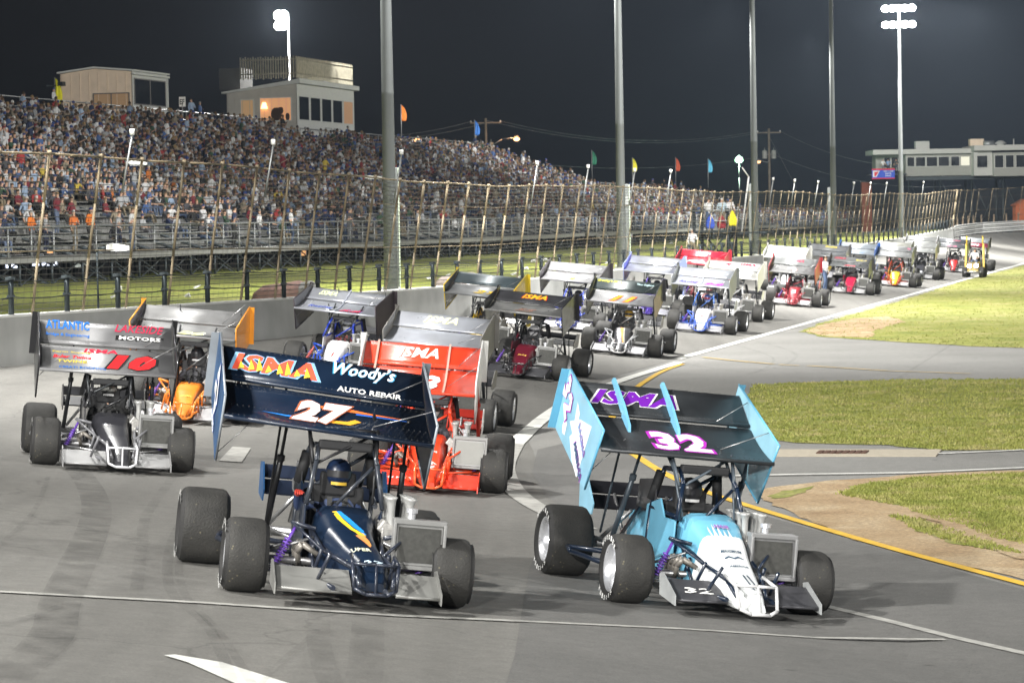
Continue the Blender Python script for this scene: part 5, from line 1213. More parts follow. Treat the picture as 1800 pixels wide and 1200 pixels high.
GR = (.30, .30, .30); SIL = (.46, .47, .48); CHR_ = (.55, .57, .62); BK = (.02, .02, .022); WH = (.72, .72, .70)
RED = (.62, .02, .02); YEL = (.80, .55, .03); ORG = (.80, .25, .02); NAV = (.004, .012, .030); SKY = (.13, .37, .52); DRED = (.22, .012, .02); BLU = (.03, .08, .45); PUR = (.16, .02, .32); CY = (.05, .28, .62)
def sw(cx, cy, w_, h_, k=1): return None
CARS = [
 dict(n='27', at=(608, 1053), psi=9, wang=0, wz=0.0, nl=.74, nzr=.06, wx=.24, wroll=3.4, ch=.88, rrx=1.22, fwz=(.16, .31), nx=-.15, ex=-.46, rx=-.62, hi=2, label='navy blue race car number 27 with orange and blue flames, nearest on the left', body=NAV, frame=(.02, .025, .04), wing=NAV, end=(.03, .12, .30), endin=NAV, lip=(.5, .55, .6), ek='metal', fw=(.36, .36, .34), cage=(.03, .035, .045), strut=BK, tail=(.02, .03, .06), ptext=[('27', WH, .0, .05, .36, .62, 20), ('SPEED', (.7, .75, .8), -.25, -.25, .1, .5, -20)], ptout=(.03, .1, .5), span=1.0,
      text=[('ISMA', (.80, .10, .05), -.48, 1.22, .19, .84, .05, .25, (.22, .42, .62), .06), ('Woody\u2019s', WH, .42, 1.30, .17, .62, .03, .5, (.04, .30, .55), .03), ('AUTO REPAIR', WH, .45, 1.06, .06, .64, .04, .15, None, 0),
            ('27', (.62, .76, .84), -.04, .48, .27, .62, .10, .40, (.42, .13, .06), .04)],
      shapes=[((.02, .20, .62), [(-.62, .34), (-.4, .33), (-.15, .33), (.05, .36), (.05, .30), (-.15, .27), (-.4, .29), (-.62, .335)], .004), ((.85, .38, .03), [(-.2, .36), (0, .28), (.22, .29), (.34, .42), (.28, .46), (.20, .38), (.0, .35), (-.2, .37)], .0045), ((.75, .15, .03), [(-.1, .67), (.2, .70), (.45, .66), (.75, .64), (.75, .635), (.45, .63), (.2, .63), (-.1, .63)], .004), ((.03, .12, .5), [(.3, .62), (.5, .615), (.8, .61), (.8, .60), (.5, .59), (.3, .58)], .005),
              *[((.90, .58, .05), [(x, 1.10), (x+.03, 1.22 + .05*(k%3)), (x+.06, 1.14), (x+.06, 1.12), (x+.03, 1.11), (x, 1.09)], .0135) for k, x in enumerate((-.84, -.74, -.66, -.57, -.46, -.38, -.29, -.19))]],
      cshape=[((.85, .55, .03), [(-.14, -.15), (-.10, .1), (-.02, .35), (.06, .5), (.10, .46), (.02, .32), (-.05, .1), (-.10, -.15)]), ((.02, .25, .70), [(-.10, -.14), (-.04, .1), (.03, .3), (.10, .46), (.14, .40), (.08, .25), (.02, .08), (-.06, -.14)]), ((.80, .28, .08), [(0, .5), (.05, .65), (.10, .9), (.13, .9), (.12, .62), (.08, .45)]), ((.85, .55, .03), [(.02, .44), (.10, .6), (.13, .92), (.15, .92), (.15, .6), (.10, .42)])],
      ctext=[('27', (.5, .62, .7), .0, 1.22, .12, .2, None), ('SUPER', (.7, .7, .5), -.06, .86, .06, .22, None)], stext=[('DODGE', (.6, .6, .6), -.55, .62, .05, .3)]),
 dict(n='32', at=(1259, 1069), psi=14, ch=1.0, fwz=(.16, .31), nx=0.0, ex=-.36, rx=-.50, hi=2, label='light blue and white race car number 32 with purple-edged numerals, nearest on the right', body=SKY, body2=(.68, .70, .70), jag=1, frame=(.01, .014, .025), wing=(.055, .06, .065), wk='metal', end=(.22, .44, .57), endin=(.27, .50, .61), lip=(.12, .38, .56), fw=(.10, .10, .11), fend=(.60, .62, .62), cage=(.008, .012, .03), strut=(.12, .15, .18), tail=(.025, .025, .03), bump=(.55, .55, .55), rad=(.42, .42, .42), ribs=(-.46, .08), fins=1, ribc=(.16, .42, .60), wang=0, wz=-.04, nl=.97, wroll=.5, span=.93,
      pshape=[((.62, .66, .68), [(-.10, .28), (.02, .16), (-.02, .10), (.10, .10), (.50, .06), (.10, -.50), (-.14, -.34), (-.30, -.10), (-.20, -.06), (-.34, .06), (-.16, .08)]), ((.62, .66, .68), [(-.62, .0), (-.52, .10), (-.44, .02), (-.50, -.10), (-.60, -.08)])], ptext=[('32', WH, -.48, .30, .34, .40, -62), ('AMERICA', (.05, .10, .18), .1, -.32, .09, .5, -48), ('RACING', (.2, .3, .5), .18, -.1, .08, .4, -48)],
      text=[('ISMA', (.13, .01, .30), -.32, 1.22, .17, .95, .07, .45, WH, .04), ('32', WH, .03, .42, .24, .60, .07, .0, (.40, .03, .42), .06), ('32', WH, .015, .43, .24, .60, .055, .0, None, 0)],
      ctext=[('MAXIMUM', (.05, .08, .12), .0, .62, .05, .22, None), ('AMERICA', (.05, .08, .12), .0, .93, .04, .2, None), ('HAIR', (.25, .12, .4), .02, .12, .07, .16, (.5, .45, .55))], cshape=[((.05, .09, .14), [(-.1, .74), (-.05, .70), (0, .74), (.05, .70), (.1, .74), (.1, .76), (.05, .73), (0, .77), (-.05, .73), (-.1, .77)]), ((.03, .05, .08), [(-.02, 1.12), (.0, 1.3), (.02, 1.48), (.035, 1.48), (.015, 1.3), (0, 1.12)]), ((.03, .05, .08), [(.02, 1.12), (.05, 1.3), (.07, 1.46), (.085, 1.46), (.065, 1.3), (.04, 1.12)])], ftext=[('32', WH, -.45, .13, .3)]),
 dict(n='10', at=(198, 823), psi=11, hi=2, wang=2, wz=-.18, wx=.12, label='grey winged race car number 10 with red numerals and blue sponsor lettering, far left', body=(.03, .03, .035), frame=(.16, .16, .17), wing=(.33, .33, .335), wk='metal', end=(.015, .015, .018), lip=(.02, .02, .022), fw=(.42, .42, .42), cage=BK, bump=(.6, .6, .62), span=.98,
      text=[('ATLANTIC', (.02, .16, .62), -.56, 1.34, .14, .64, .04, .0, None, 0), ('Bridge & Engineering', (.02, .16, .55), -.56, 1.15, .06, .64, .02, 0, None, 0), ('LAKESIDE', (.45, .02, .06), .50, 1.34, .12, .74, .02, .4, None, 0), ('MOTORS', WH, .50, 1.16, .06, .62, .05, .1, (.01, .01, .01), .16),
            ('ISMA', (.70, .02, .05), -.08, .80, .055, .50, .05, .2, None, 0), ('10', (.70, .012, .016), .36, .46, .27, .74, .12, .35, (.01, .01, .01), .06), ('TWINE', (.65, .50, .06), -.50, .42, .05, .44, .04, .1, None, 0), ('Baler Twine', (.68, .02, .03), -.50, .58, .05, .56, .05, .3, None, 0), ('Farm Supply', (.65, .50, .06), -.50, .72, .03, .56, .02, 0, None, 0), ('CESATI ROOFING', (.02, .16, .55), -.36, .17, .055, .68, .03, .1, None, 0)]),
 dict(n='78', at=(753, 858), psi=-2, hi=2, label='bright red race car number 78 with white maple-leaf nose, behind the navy car', body=(.74, .06, .018), body2=(.74, .06, .018), frame=(.74, .07, .018), wing=(.76, .055, .018), end=(.74, .74, .72), fw=(.66, .04, .015), fwk='paint', fend=(.66, .04, .015), wx=.30, wang=1, wz=-.16, cage=(.72, .05, .015), strut=(.5, .04, .02), bump=(.74, .10, .02), rad=(.40, .40, .39), core=0, ribs=(-.66, .42), ribc=(.50, .34, .28), axc=1, span=.87, tail=(.66, .03, .012),
      text=[('ISMA', WH, -.06, 1.24, .17, .62, .05, .3, None, 0), ('78', WH, -.02, .42, .28, .70, .06, .2, (.25, .01, .01), .02)],
      ctext=[('STEEL', WH, .0, .50, .05, .3, None), ('78', (.7, .1, .08), 0, 1.05, .07, .11, WH), ('CORTE', WH, 0, .2, .09, .18, None)], cshape=[((.7, .7, .68), [(-.16, 1.02), (-.09, .98), (-.05, .92), (0, .84), (.05, .92), (.09, .98), (.16, 1.02), (.12, 1.08), (.05, 1.1), (.01, 1.18), (-.01, 1.18), (-.05, 1.1), (-.12, 1.08)][:12])], ftext=[('DON MOR', WH, -.45, .07, .5)]),
 dict(n='26', at=(330, 737), psi=-3.5, wang=-8, wz=-.08, ch=.62, hi=2, label='orange race car with a silver wing and orange end plates, near the wall at left', body=(.75, .22, .02), frame=(.70, .20, .02), wing=(.36, .36, .36), wk='metal', end=(.80, .28, .02), endin=(.06, .05, .05), lip=(.85, .32, .02), fw=(.48, .48, .49), fend=(.3, .3, .3), cage=(.05, .05, .05), span=.95, fwz=(.10, .26),
      text=[('26', (.7, .68, .3), .1, .35, .14, .5, .08, .3, WH, .03)], ftext=[('25', WH, -.3, .13, .3)], ctext=[('RACING', (.8, .5, .1), 0, .6, .08, .2, None)]),
 dict(n='64', at=(589, 660), wang=-8, wz=-.12, psi=-12.4, hi=2, label='white race car with a blue frame and mirror-bright silver wing number 64', body=(.68, .68, .68), body2=(.70, .70, .70), frame=(.02, .07, .42), wing=CHR_, wk='chrome', end=(.08, .06, .07), endin=(.25, .25, .27), ek='metal', fw=(.5, .5, .52), cage=(.01, .03, .28), ribs=(.0,), ribc=(.35, .37, .42), shock=(.5, .1, .08), span=.95,
      text=[('ISMA', (.62, .66, .40), -.5, 1.25, .15, .42, .06, .4, None, 0), ('64', (.60, .04, .10), .30, .30, .16, .5, .05, .3, (.05, .1, .5), .03), ('Racing', (.05, .10, .45), -.45, .45, .12, .6, .04, .4, (.6, .6, .6), .03), ('PERFORMANCE', (.5, .5, .5), .5, 1.25, .07, .7, .02, 0, None, 0)], ctext=[('1', (.6, .05, .04), 0, .7, .2, .05, None)]),
 dict(n='chrome', at=(764, 752), psi=-8.5, hi=1, label='dark race car with polished silver wing in pale yellow lettering, behind the red car', body=(.10, .10, .11), frame=(.3, .3, .32), wing=CHR_, wk='chrome', end=(.30, .29, .27), ek='metal', fw=(.45, .45, .45), span=.93, text=[('ISMA', (.66, .66, .38), -.05, 1.25, .17, .66, .05, .35, None, 0)]),
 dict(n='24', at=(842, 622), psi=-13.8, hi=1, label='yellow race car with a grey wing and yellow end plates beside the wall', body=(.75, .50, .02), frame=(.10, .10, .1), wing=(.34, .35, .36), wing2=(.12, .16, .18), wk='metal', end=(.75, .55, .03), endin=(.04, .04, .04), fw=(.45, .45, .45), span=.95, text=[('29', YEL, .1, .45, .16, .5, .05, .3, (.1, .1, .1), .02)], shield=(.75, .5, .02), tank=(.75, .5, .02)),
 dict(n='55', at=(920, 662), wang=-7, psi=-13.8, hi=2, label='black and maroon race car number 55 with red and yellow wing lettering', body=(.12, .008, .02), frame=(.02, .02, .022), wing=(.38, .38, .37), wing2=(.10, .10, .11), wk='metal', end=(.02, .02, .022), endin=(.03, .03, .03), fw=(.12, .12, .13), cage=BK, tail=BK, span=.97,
      text=[('ISMA', (.78, .45, .03), .0, 1.25, .15, .62, .06, .3, (.65, .02, .02), .05), ('55', (.30, .18, .14), -.02, .42, .14, .5, .07, .3, (.5, .4, .36), .02)], ctext=[('Racing', (.70, .45, .1), 0, .55, .1, .22, None), ('55', WH, 0, 1.2, .12, .2, None)], ftext=[]),
 dict(n='wb', at=(1004, 580), psi=-13.8, label='white race car with a blue-violet nose and plain silver wing by the wall', body=(.10, .10, .52), body2=(.66, .66, .72), frame=(.03, .05, .3), wing=(.40, .40, .41), wk='metal', end=(.06, .05, .06), fw=(.6, .6, .62), text=[('4', YEL, 0, .4, .12, .15, .05, .3, None, 0)]),
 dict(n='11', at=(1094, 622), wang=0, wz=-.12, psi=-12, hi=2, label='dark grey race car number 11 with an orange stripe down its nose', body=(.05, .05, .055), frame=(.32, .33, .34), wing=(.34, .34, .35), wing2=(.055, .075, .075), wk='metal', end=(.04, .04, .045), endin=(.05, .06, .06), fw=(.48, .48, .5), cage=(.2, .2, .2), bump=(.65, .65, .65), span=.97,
      text=[('11', (.82, .22, .012), .03, .42, .24, .72, .06, .35, (.35, .03, .02), .04), ('Greeley\u2019s Marina', (.70, .66, .08), -.50, 1.30, .10, .78, .02, .3, None, 0), ('New England', (.45, .60, .62), .52, 1.28, .08, .5, .02, .2, None, 0)],
      cshape=[((.80, .22, .02), [(-.09, -.1), (-.04, .3), (.0, .7), (.03, 1.1), (.06, 1.1), (.05, .7), (.03, .3), (.0, -.1)]), ((.70, .66, .6), [(.01, -.1), (.04, .3), (.06, .7), (.07, 1.1), (.085, 1.1), (.075, .7), (.06, .3), (.03, -.1)])]),
 dict(n='bp', at=(1145, 554), psi=-13.8, label='race car with a white wing edged in lavender blue, behind number 11', body=(.05, .03, .20), frame=(.04, .02, .2), wing=(.55, .57, .62), wk='metal', end=(.30, .38, .78), endin=(.10, .12, .5), lip=(.4, .48, .8), fw=(.45, .45, .5), text=[('Lane', (.4, .45, .6), 0, 1.2, .1, .4, .02, .4, None, 0)]),
 dict(n='97', at=(1232, 532), psi=-13.8, label='race car with a deep crimson wing and white swirled numerals near the wall', body=(.62, .62, .60), frame=(.2, .02, .03), wing=(.42, .012, .03), end=(.45, .03, .05), endin=(.10, .01, .02), fw=(.6, .6, .6), text=[('ISMA', WH, .05, 1.25, .12, .42, .05, .3, None, 0), ('97', WH, .2, .45, .22, .7, .06, .4, None, 0), ('Vo', WH, -.35, .45, .2, .7, .05, .5, None, 0)]),
 dict(n='94', at=(1235, 584), psi=-13, hi=1, label='white race car number 94 with a blue cage and bright silver wing', body=(.68, .68, .70), frame=(.04, .10, .42), wing=CHR_, wk='chrome', end=(.35, .37, .36), ek='metal', fw=(.45, .45, .47), cage=(.02, .08, .28), span=.97, ribs=(0,), ribc=(.35, .37, .4), axc=1, text=[('94', (.35, .05, .35), .42, .35, .16, .5, .06, .3, (.3, .3, .6), .02), ('Racing', (.04, .08, .4), -.45, .42, .12, .5, .03, .4, (.5, .1, .1), .02)], ctext=[('II', (.5, .05, .05), 0, .5, .12, .1, None)]),
 dict(n='wr', at=(1287, 562), psi=-13.8, label='white race car with a white wing bearing small red marks, right of number 94', body=(.66, .66, .66), frame=(.4, .4, .4), wing=(.62, .62, .60), end=(.55, .55, .50), fw=(.6, .6, .6), span=1.0, text=[('ISMA', (.62, .02, .05), .45, 1.30, .10, .6, .10, .2, None, 0), ('R', (.62, .02, .05), -.3, 1.25, .12, .35, .05, .6, None, 0)], shield=(.6, .6, .6), tank=(.66, .66, .66)),
 dict(n='wt', at=(1382, 513), psi=-13.8, label='white race car with a tall all-white wing bearing faint teal lettering', body=(.66, .66, .66), frame=(.3, .3, .3), wing=(.60, .62, .60), end=(.66, .66, .64), fw=(.55, .55, .55), text=[('ISMA', (.2, .5, .45), .1, 1.25, .12, .6, .03, .4, None, 0)]),
 dict(n='9', at=(1396, 537), wang=-1, wz=-.2, psi=-13.8, hi=1, label='maroon race car number 9 with a grey striped wing and dark red fences', body=(.16, .012, .018), frame=(.25, .02, .03), wing=(.22, .22, .22), wing2=(.25, .26, .26), wk='metal', end=(.35, .03, .04), endin=(.06, .01, .02), fw=(.5, .5, .5), cage=(.2, .02, .03), axc=1, span=.97, text=[('ISMA', (.35, .02, .05), .08, 1.25, .11, .5, .04, .3, None, 0), ('9', (.50, .48, .44), .06, .42, .24, .17, .06, 0, (.18, .02, .03), .05)], cshape=[((.5, .5, .55), [(-.08, .2), (-.05, .6), (.05, .6), (.08, .2)])]),
 dict(n='sy', at=(1455, 505), psi=-13.8, label='race car with a silver wing and yellow sponsor lettering beside the wall', body=(.3, .3, .32), frame=(.2, .2, .2), wing=(.30, .31, .32), wk='metal', end=(.2, .2, .22), fw=(.5, .5, .5), text=[('SPONSOR', (.75, .6, .03), .1, 1.25, .1, .6, .05, .2, None, 0), ('ISMA', (.05, .05, .05), -.1, .45, .08, .3, .04, 0, None, 0)]),
 dict(n='86', at=(1495, 516), wang=-8, wz=-.28, psi=-13.8, label='dark car number 86 with a red nose and red figures on a grey wing', body=(.35, .012, .04), frame=(.05, .05, .05), wing=(.22, .23, .23), wk='metal', end=(.06, .06, .07), fw=(.5, .5, .5), text=[('ISMA', (.30, .03, .05), -.55, 1.25, .12, .55, .05, .4, None, 0), ('Bosco', (.6, .5, .1), .5, 1.2, .09, .5, .04, 0, None, 0), ('86', (.5, .10, .12), .05, .42, .17, .45, .06, .2, None, 0)]),
 dict(n='bw', at=(1508, 498), psi=-13.8, label='car with a pale silver-blue wing and a bright blue end plate', body=(.6, .6, .65), frame=(.05, .1, .4), wing=(.38, .42, .46), wk='metal', end=(.03, .15, .55), fw=(.5, .5, .5), text=[('Racing', (.1, .25, .55), 0, .4, .1, .6, .03, .3, None, 0)]),
 dict(n='17', at=(1571, 492), psi=-13.8, label='car with a beige-silver wing and slanted yellow-green numerals', body=(.5, .5, .5), frame=(.3, .1, .1), wing=(.40, .40, .36), wk='metal', end=(.28, .28, .27), fw=(.5, .5, .5), text=[('17', (.62, .66, .05), .2, .42, .2, .5, .06, .5, None, 0), ('77', (.2, .2, .2), .1, .32, .12, .5, .03, .5, None, 0)]),
 dict(n='ye', at=(1573, 503), psi=-13.8, hi=1, label='car with a bright yellow nose and a plain silver wing, in the far pack', body=(.80, .55, .02), frame=(.45, .06, .02), wing=(.34, .35, .35), wk='metal', end=(.2, .2, .21), fw=(.5, .5, .5), axc=1, text=[('X', (.6, .1, .2), .7, 1.25, .1, .2, .03, 0, None, 0)]),
 dict(n='07', at=(1620, 474), psi=-13.8, label='car with a pale wing lettered in yellow, rearmost beside the wall', body=(.3, .3, .3), frame=(.3, .3, .3), wing=(.42, .43, .42), wk='metal', end=(.5, .5, .5), fw=(.5, .5, .5), text=[('07', (.7, .6, .1), .0, .42, .18, .5, .05, .3, None, 0), ('ISMA', (.1, .1, .1), .1, 1.25, .1, .35, .03, 0, None, 0)]),
 dict(n='bs', at=(1617, 490), psi=-13.8, hi=1, label='black car with a clean white-silver wing, right of the yellow-nosed one', body=(.03, .03, .035), body2=(.35, .36, .38), frame=(.06, .06, .06), wing=(.45, .46, .45), wk='metal', end=(.35, .35, .34), fw=(.4, .4, .4)),
 dict(n='rn', at=(1676, 478), psi=-13.8, label='dark car with a red nose and a charcoal wing showing pinkish numerals', body=(.50, .02, .02), frame=(.05, .05, .05), wing=(.13, .14, .15), wk='metal', end=(.05, .05, .06), fw=(.4, .4, .4), text=[('50', (.45, .15, .22), .0, .42, .17, .5, .05, .2, None, 0), ('ISMA', (.3, .08, .12), .2, 1.25, .1, .5, .03, 0, None, 0)]),
 dict(n='rw', at=(1713, 474), psi=-13.8, label='last car in line, its white and crimson wing showing over the yellow tractor', body=(.3, .02, .04), frame=(.05, .05, .06), wing=(.35, .03, .08), wing2=(.42, .45, .47), wk='metal', end=(.03, .03, .05), fw=(.4, .4, .4), text=[('RACING', WH, -.2, .5, .2, .9, .05, .5, None, 0)]),
]
for c in CARS: race_car(c)

# yellow four-wheeled push tractor with lit headlamps at the end of the line
p = at(1711, 488); T = empty('push_tractor', p, R(180-13.8+180)); T.rotation_euler = (0, 0, R(180-13.8)); tag(T, 'small yellow push tractor with blazing headlamps at the tail of the parade', 'tractor')
MY = PM((.62, .42, .03)); mb = MB(); mb.quadbox([(-.42, .15, .35), (.42, .15, .35), (.36, .15, .85), (-.36, .15, .85)], (0, -1.2, .1)); mb.quadbox([(-.35, .2, .35), (.35, .2, .35), (.3, .1, .7), (-.3, .1, .7)], (0, .14, 0)); mb.build('bonnet', PM((.30, .22, .05)), T, bevel=.04)
for sx in (-1, 1):
    mb = MB(); mb.quadbox([(sx*.50, -.9, .55), (sx*.50, -1.4, .55), (sx*.46, -1.3, 2.0), (sx*.46, -1.18, 2.05)], (sx*.10, 0, 0)); mb.tube((sx*.48, -1.2, 1.9), (sx*.48, -1.2, 2.5), .05); mb.build('roll_bar', MY, T)
    for y, r_, w_ in ((0, .33, .28), (-1.7, .42, .32)):
        mb = MB(); mb.smooth = True; c0 = Vector((sx*.50, y, r_)); mb.lathe(c0, (sx, 0, 0), [(-w_/2, r_*.55), (-w_/2-.01, r_*.9), (-w_/2+.04, r_), (w_/2-.04, r_), (w_/2+.01, r_*.9), (w_/2, r_*.55), (w_/2-.05, r_*.5), (w_/2-.06, .01)], 20); mb.build('tyre', M_RUBT, T)
    mb = MB(); c0 = Vector((sx*.2, .36, .72)); mb.lathe(c0, (0, 1, .05), [(-.12, .05), (0, .12)], 12); o = mb.build('headlight', M_STEEL, T); mb = MB(); mb.lathe(c0, (0, 1, .05), [(.002, .0005), (.002, .115)], 12); mb.build('lens', M_LAMP, o)
mb = MB(); mb.path([(-.45, .3, .3), (-.45, .5, .35), (.45, .5, .35), (.45, .3, .3)], .04, 8); mb.build('push_bar', M_STEEL, T)
mb = MB(); mb.box((0, -1.15, .95), (.6, .5, .12)); mb.box((0, -1.42, 1.2), (.6, .1, .5)); mb.build('seat', M_BLK, T, bevel=.03)
# ---------------------------------------------------------------- people
SKIN = mat('skin', (.48, .29, .20), .6, 0, .12, 3)
def obj_color_mat(name):
    m = bpy.data.materials.new(name); m.use_nodes = True; t = m.node_tree; b = t.nodes['Principled BSDF']
    i = N(t, 'ShaderNodeObjectInfo'); t.links.new(i.outputs['Color'], b.inputs['Base Color']); b.inputs['Roughness'].default_value = .85; return m
def random_mat(name, cols):
    m = bpy.data.materials.new(name); m.use_nodes = True; t = m.node_tree; b = t.nodes['Principled BSDF']
    i = N(t, 'ShaderNodeObjectInfo'); r = N(t, 'ShaderNodeValToRGB'); r.color_ramp.interpolation = 'CONSTANT'
    while len(r.color_ramp.elements) < len(cols): r.color_ramp.elements.new(.5)
    for k, c in enumerate(cols): r.color_ramp.elements[k].position = k/len(cols); r.color_ramp.elements[k].color = (*c, 1)
    t.links.new(i.outputs['Random'], r.inputs[0]); t.links.new(r.outputs[0], b.inputs['Base Color']); b.inputs['Roughness'].default_value = .85; return m
M_SHIRT = obj_color_mat('shirt_cloth')
M_PANTS = random_mat('trouser_cloth', [(.02, .025, .05), (.06, .09, .16), (.10, .13, .20), (.22, .18, .12), (.03, .03, .03), (.12, .12, .13)])
M_HAIR = random_mat('hair', [(.03, .018, .01), (.08, .045, .02), (.02, .015, .012), (.20, .13, .06), (.5, .5, .48), (.04, .025, .015), (.02, .04, .15), (.25, .24, .22)])
M_SHOE = mat('shoes', (.05, .05, .05), .7)

def skin_body(name, joints, mats, sub=1, regions=None):
    """joints: {name: (pos, radius, parent, region)} -> one continuous skinned mesh; each face takes the material of its nearest bone"""
    names = list(joints); me = bpy.data.meshes.new('tmp')
    vs = [joints[n][0] for n in names]; ed = [(names.index(joints[n][2]), i) for i, n in enumerate(names) if joints[n][2]]
    me.from_pydata(vs, ed, []); o = bpy.data.objects.new('tmp', me); link(o)
    md = o.modifiers.new('s', 'SKIN'); md.use_smooth_shade = True
    for i, n in enumerate(names):
        r_ = joints[n][1]; r_ = r_ if hasattr(r_, '__len__') else (r_, r_)
        me.skin_vertices[0].data[i].radius = r_; me.skin_vertices[0].data[i].use_root = (i == 0)
    if sub: q = o.modifiers.new('u', 'SUBSURF'); q.levels = sub; q.render_levels = sub
    dg = bpy.context.evaluated_depsgraph_get(); dg.update(); out_ = bpy.data.meshes.new_from_object(o.evaluated_get(dg))
    bpy.data.objects.remove(o); bpy.data.meshes.remove(me); out_.name = name
    segs = [(Vector(joints[joints[n][2]][0]) if joints[n][2] else Vector(joints[n][0]), Vector(joints[n][0]), joints[n][3]) for n in names]
    out_.materials.clear()
    for m in mats: out_.materials.append(m)
    for p in out_.polygons:
        c = p.center; best = 9; bi = 0
        for a, b, reg in segs:
            d = b-a; L = d.length_squared; k = max(0, min(1, (c-a).dot(d)/L)) if L > 0 else 0
            dd = (c-(a+d*k)).length
            if k > .0 or L == 0:
                if dd < best: best = dd; bi = reg
        if isinstance(bi, tuple): bi = bi[0] if c.z < bi[2] else bi[1]
        p.material_index = bi; p.use_smooth = True
    return out_
# material order: 0 skin 1 shirt 2 trousers 3 hair 4 shoes.  Figures face +x... -y is the viewer side; they look towards -y
def person_joints(pose, r_, sleeves='short'):
    j = {}
    sit = pose.startswith('sit')
    hz = .46 if sit else .92
    lean = r_.uniform(-.06, .14) if sit else r_.uniform(-.03, .05)
    turn = r_.uniform(-.06, .06)
    j['pelvis'] = ((0, 0, hz+.04), (.155, .12), None, 2)
    j['waist'] = ((0, -lean*.3, hz+.20), (.135, .10), 'pelvis', 1)
    j['chest'] = ((0, -lean*.8, hz+.40), (.165, .115), 'waist', 1)
    j['neckb'] = ((0, -lean, hz+.53), (.085, .075), 'chest', 1)
    j['neck'] = ((turn*.3, -lean-.01, hz+.60), (.052, .052), 'neckb', 0)
    j['head'] = ((turn, -lean-.03, hz+.68), (.078, .085), 'neck', 0)
    j['crown'] = ((turn, -lean-.01, hz+.78), (.078, .088), 'head', 3)
    up = 1
    for s, n in ((1, 'R'), (-1, 'L')):
        sh = Vector((s*.185, -lean, hz+.47)); j['sh'+n] = (tuple(sh), .060, 'chest', 1)
        if sit:
            k = r_.random()
            if k < .55: el = Vector((s*.25, -lean-.06, hz+.20)); ha = Vector((s*.12, -lean-.32, hz+.16))
            elif k < .8: el = Vector((s*.23, -lean-.20, hz+.22)); ha = Vector((s*.03, -lean-.22, hz+.42))
            else: el = Vector((s*.30, -lean+.06, hz+.22)); ha = Vector((s*.30, -.08, hz+.02))
        else:
            k = r_.random()
            if 'arms' in pose: el = Vector((s*.26, -lean-.16, hz+.30)); ha = Vector((s*.07, -lean-.18, hz+.62))
            elif k < .6: el = Vector((s*.25, .02, hz+.20)); ha = Vector((s*.24, -.08, hz-.04))
            else: el = Vector((s*.27, -.04, hz+.20)); ha = Vector((-s*.02, -.22, hz+.26))
        j['el'+n] = (tuple(el), .042, 'sh'+n, 1 if (sleeves == 'long') else (1, 0, 9)[0:1] and 1)
        j['wr'+n] = (tuple(el.lerp(ha, .85)), .030, 'el'+n, 1 if sleeves == 'long' else 0)
        j['ha'+n] = (tuple(ha), (.036, .022), 'wr'+n, 0)
        hp = Vector((s*.09, 0, hz)); 
        if sit:
            kn = Vector((s*(.13 + r_.uniform(0, .06)), -.44, hz+.02)); an = Vector((s*.13, -.46 + r_.uniform(-.1, .14), .07))
        else:
            kn = Vector((s*.11, -.02 - (.08 if r_.random() < .4 else 0), .50)); an = Vector((s*.12, .02, .08))
        j['hip'+n] = (tuple(hp), .088, 'pelvis', 2); j['kn'+n] = (tuple(kn), .062, 'hip'+n, 2); j['an'+n] = (tuple(an), .044, 'kn'+n, 2)
        j['to'+n] = (tuple(an + Vector((s*.02, -.17, -.04))), (.042, .032), 'an'+n, 4)
    return j
r9 = random.Random(11)
BODY = {'sit': [], 'stand': [], 'arms': []}
for i in range(6): BODY['sit'].append(skin_body('person_body', person_joints('sit', r9, 'long' if i % 3 == 0 else 'short'), [SKIN, M_SHIRT, M_PANTS, M_HAIR, M_SHOE]))
for i in range(4): BODY['stand'].append(skin_body('person_body', person_joints('stand', r9, 'long' if i % 2 else 'short'), [SKIN, M_SHIRT, M_PANTS, M_HAIR, M_SHOE]))
BODY['arms'].append(skin_body('person_body', person_joints('stand arms', r9, 'long'), [SKIN, M_SHIRT, M_PANTS, M_HAIR, M_SHOE]))
SHIRTS = [('white', (.55, .55, .55), 18), ('pale grey', (.34, .35, .36), 12), ('navy', (.018, .03, .08), 20), ('black', (.012, .012, .014), 16), ('light blue', (.26, .34, .46), 11), ('blue', (.05, .10, .24), 7), ('red', (.30, .035, .035), 3), ('tan', (.26, .22, .16), 4), ('dark green', (.03, .07, .04), 5), ('orange', (.50, .15, .03), .7), ('yellow', (.50, .38, .06), .8), ('maroon', (.16, .02, .03), 4), ('charcoal', (.06, .06, .07), 12)]
SW = [s[2] for s in SHIRTS]
# ---- where everybody sits
seats = []   # (s, t, z, pose, stand)
rc = random.Random(21)
ZS0 = {'near': ZF, 'middle': ZF, 'low': ZF, 'far': 2.7}
for key, s0, s1, tb in STANDS:
    nr = rows_for(tb)
    for i in range(nr):
        z = ZS0[key] + .05 + i*RISE; t_ = T0 - i*ROW
        if i == 0: occ = .10
        elif i < 4: occ = .25 + .08*i
        elif i > nr-3: occ = .75
        else: occ = .93
        if key != 'near' and i < 4: occ += .3
        s = s0 + .4
        while s < s1 - .3:
            aisle = (s - s0) % 18 < 1.1
            if key == 'near' and i < 5 and s < 70: o2 = occ*.55
            else: o2 = occ
            if not aisle and rc.random() < o2: seats.append((s, t_, z, 'sit' if rc.random() < .955 else 'stand', key, i))
            s += .57*rc.uniform(.9, 1.25)
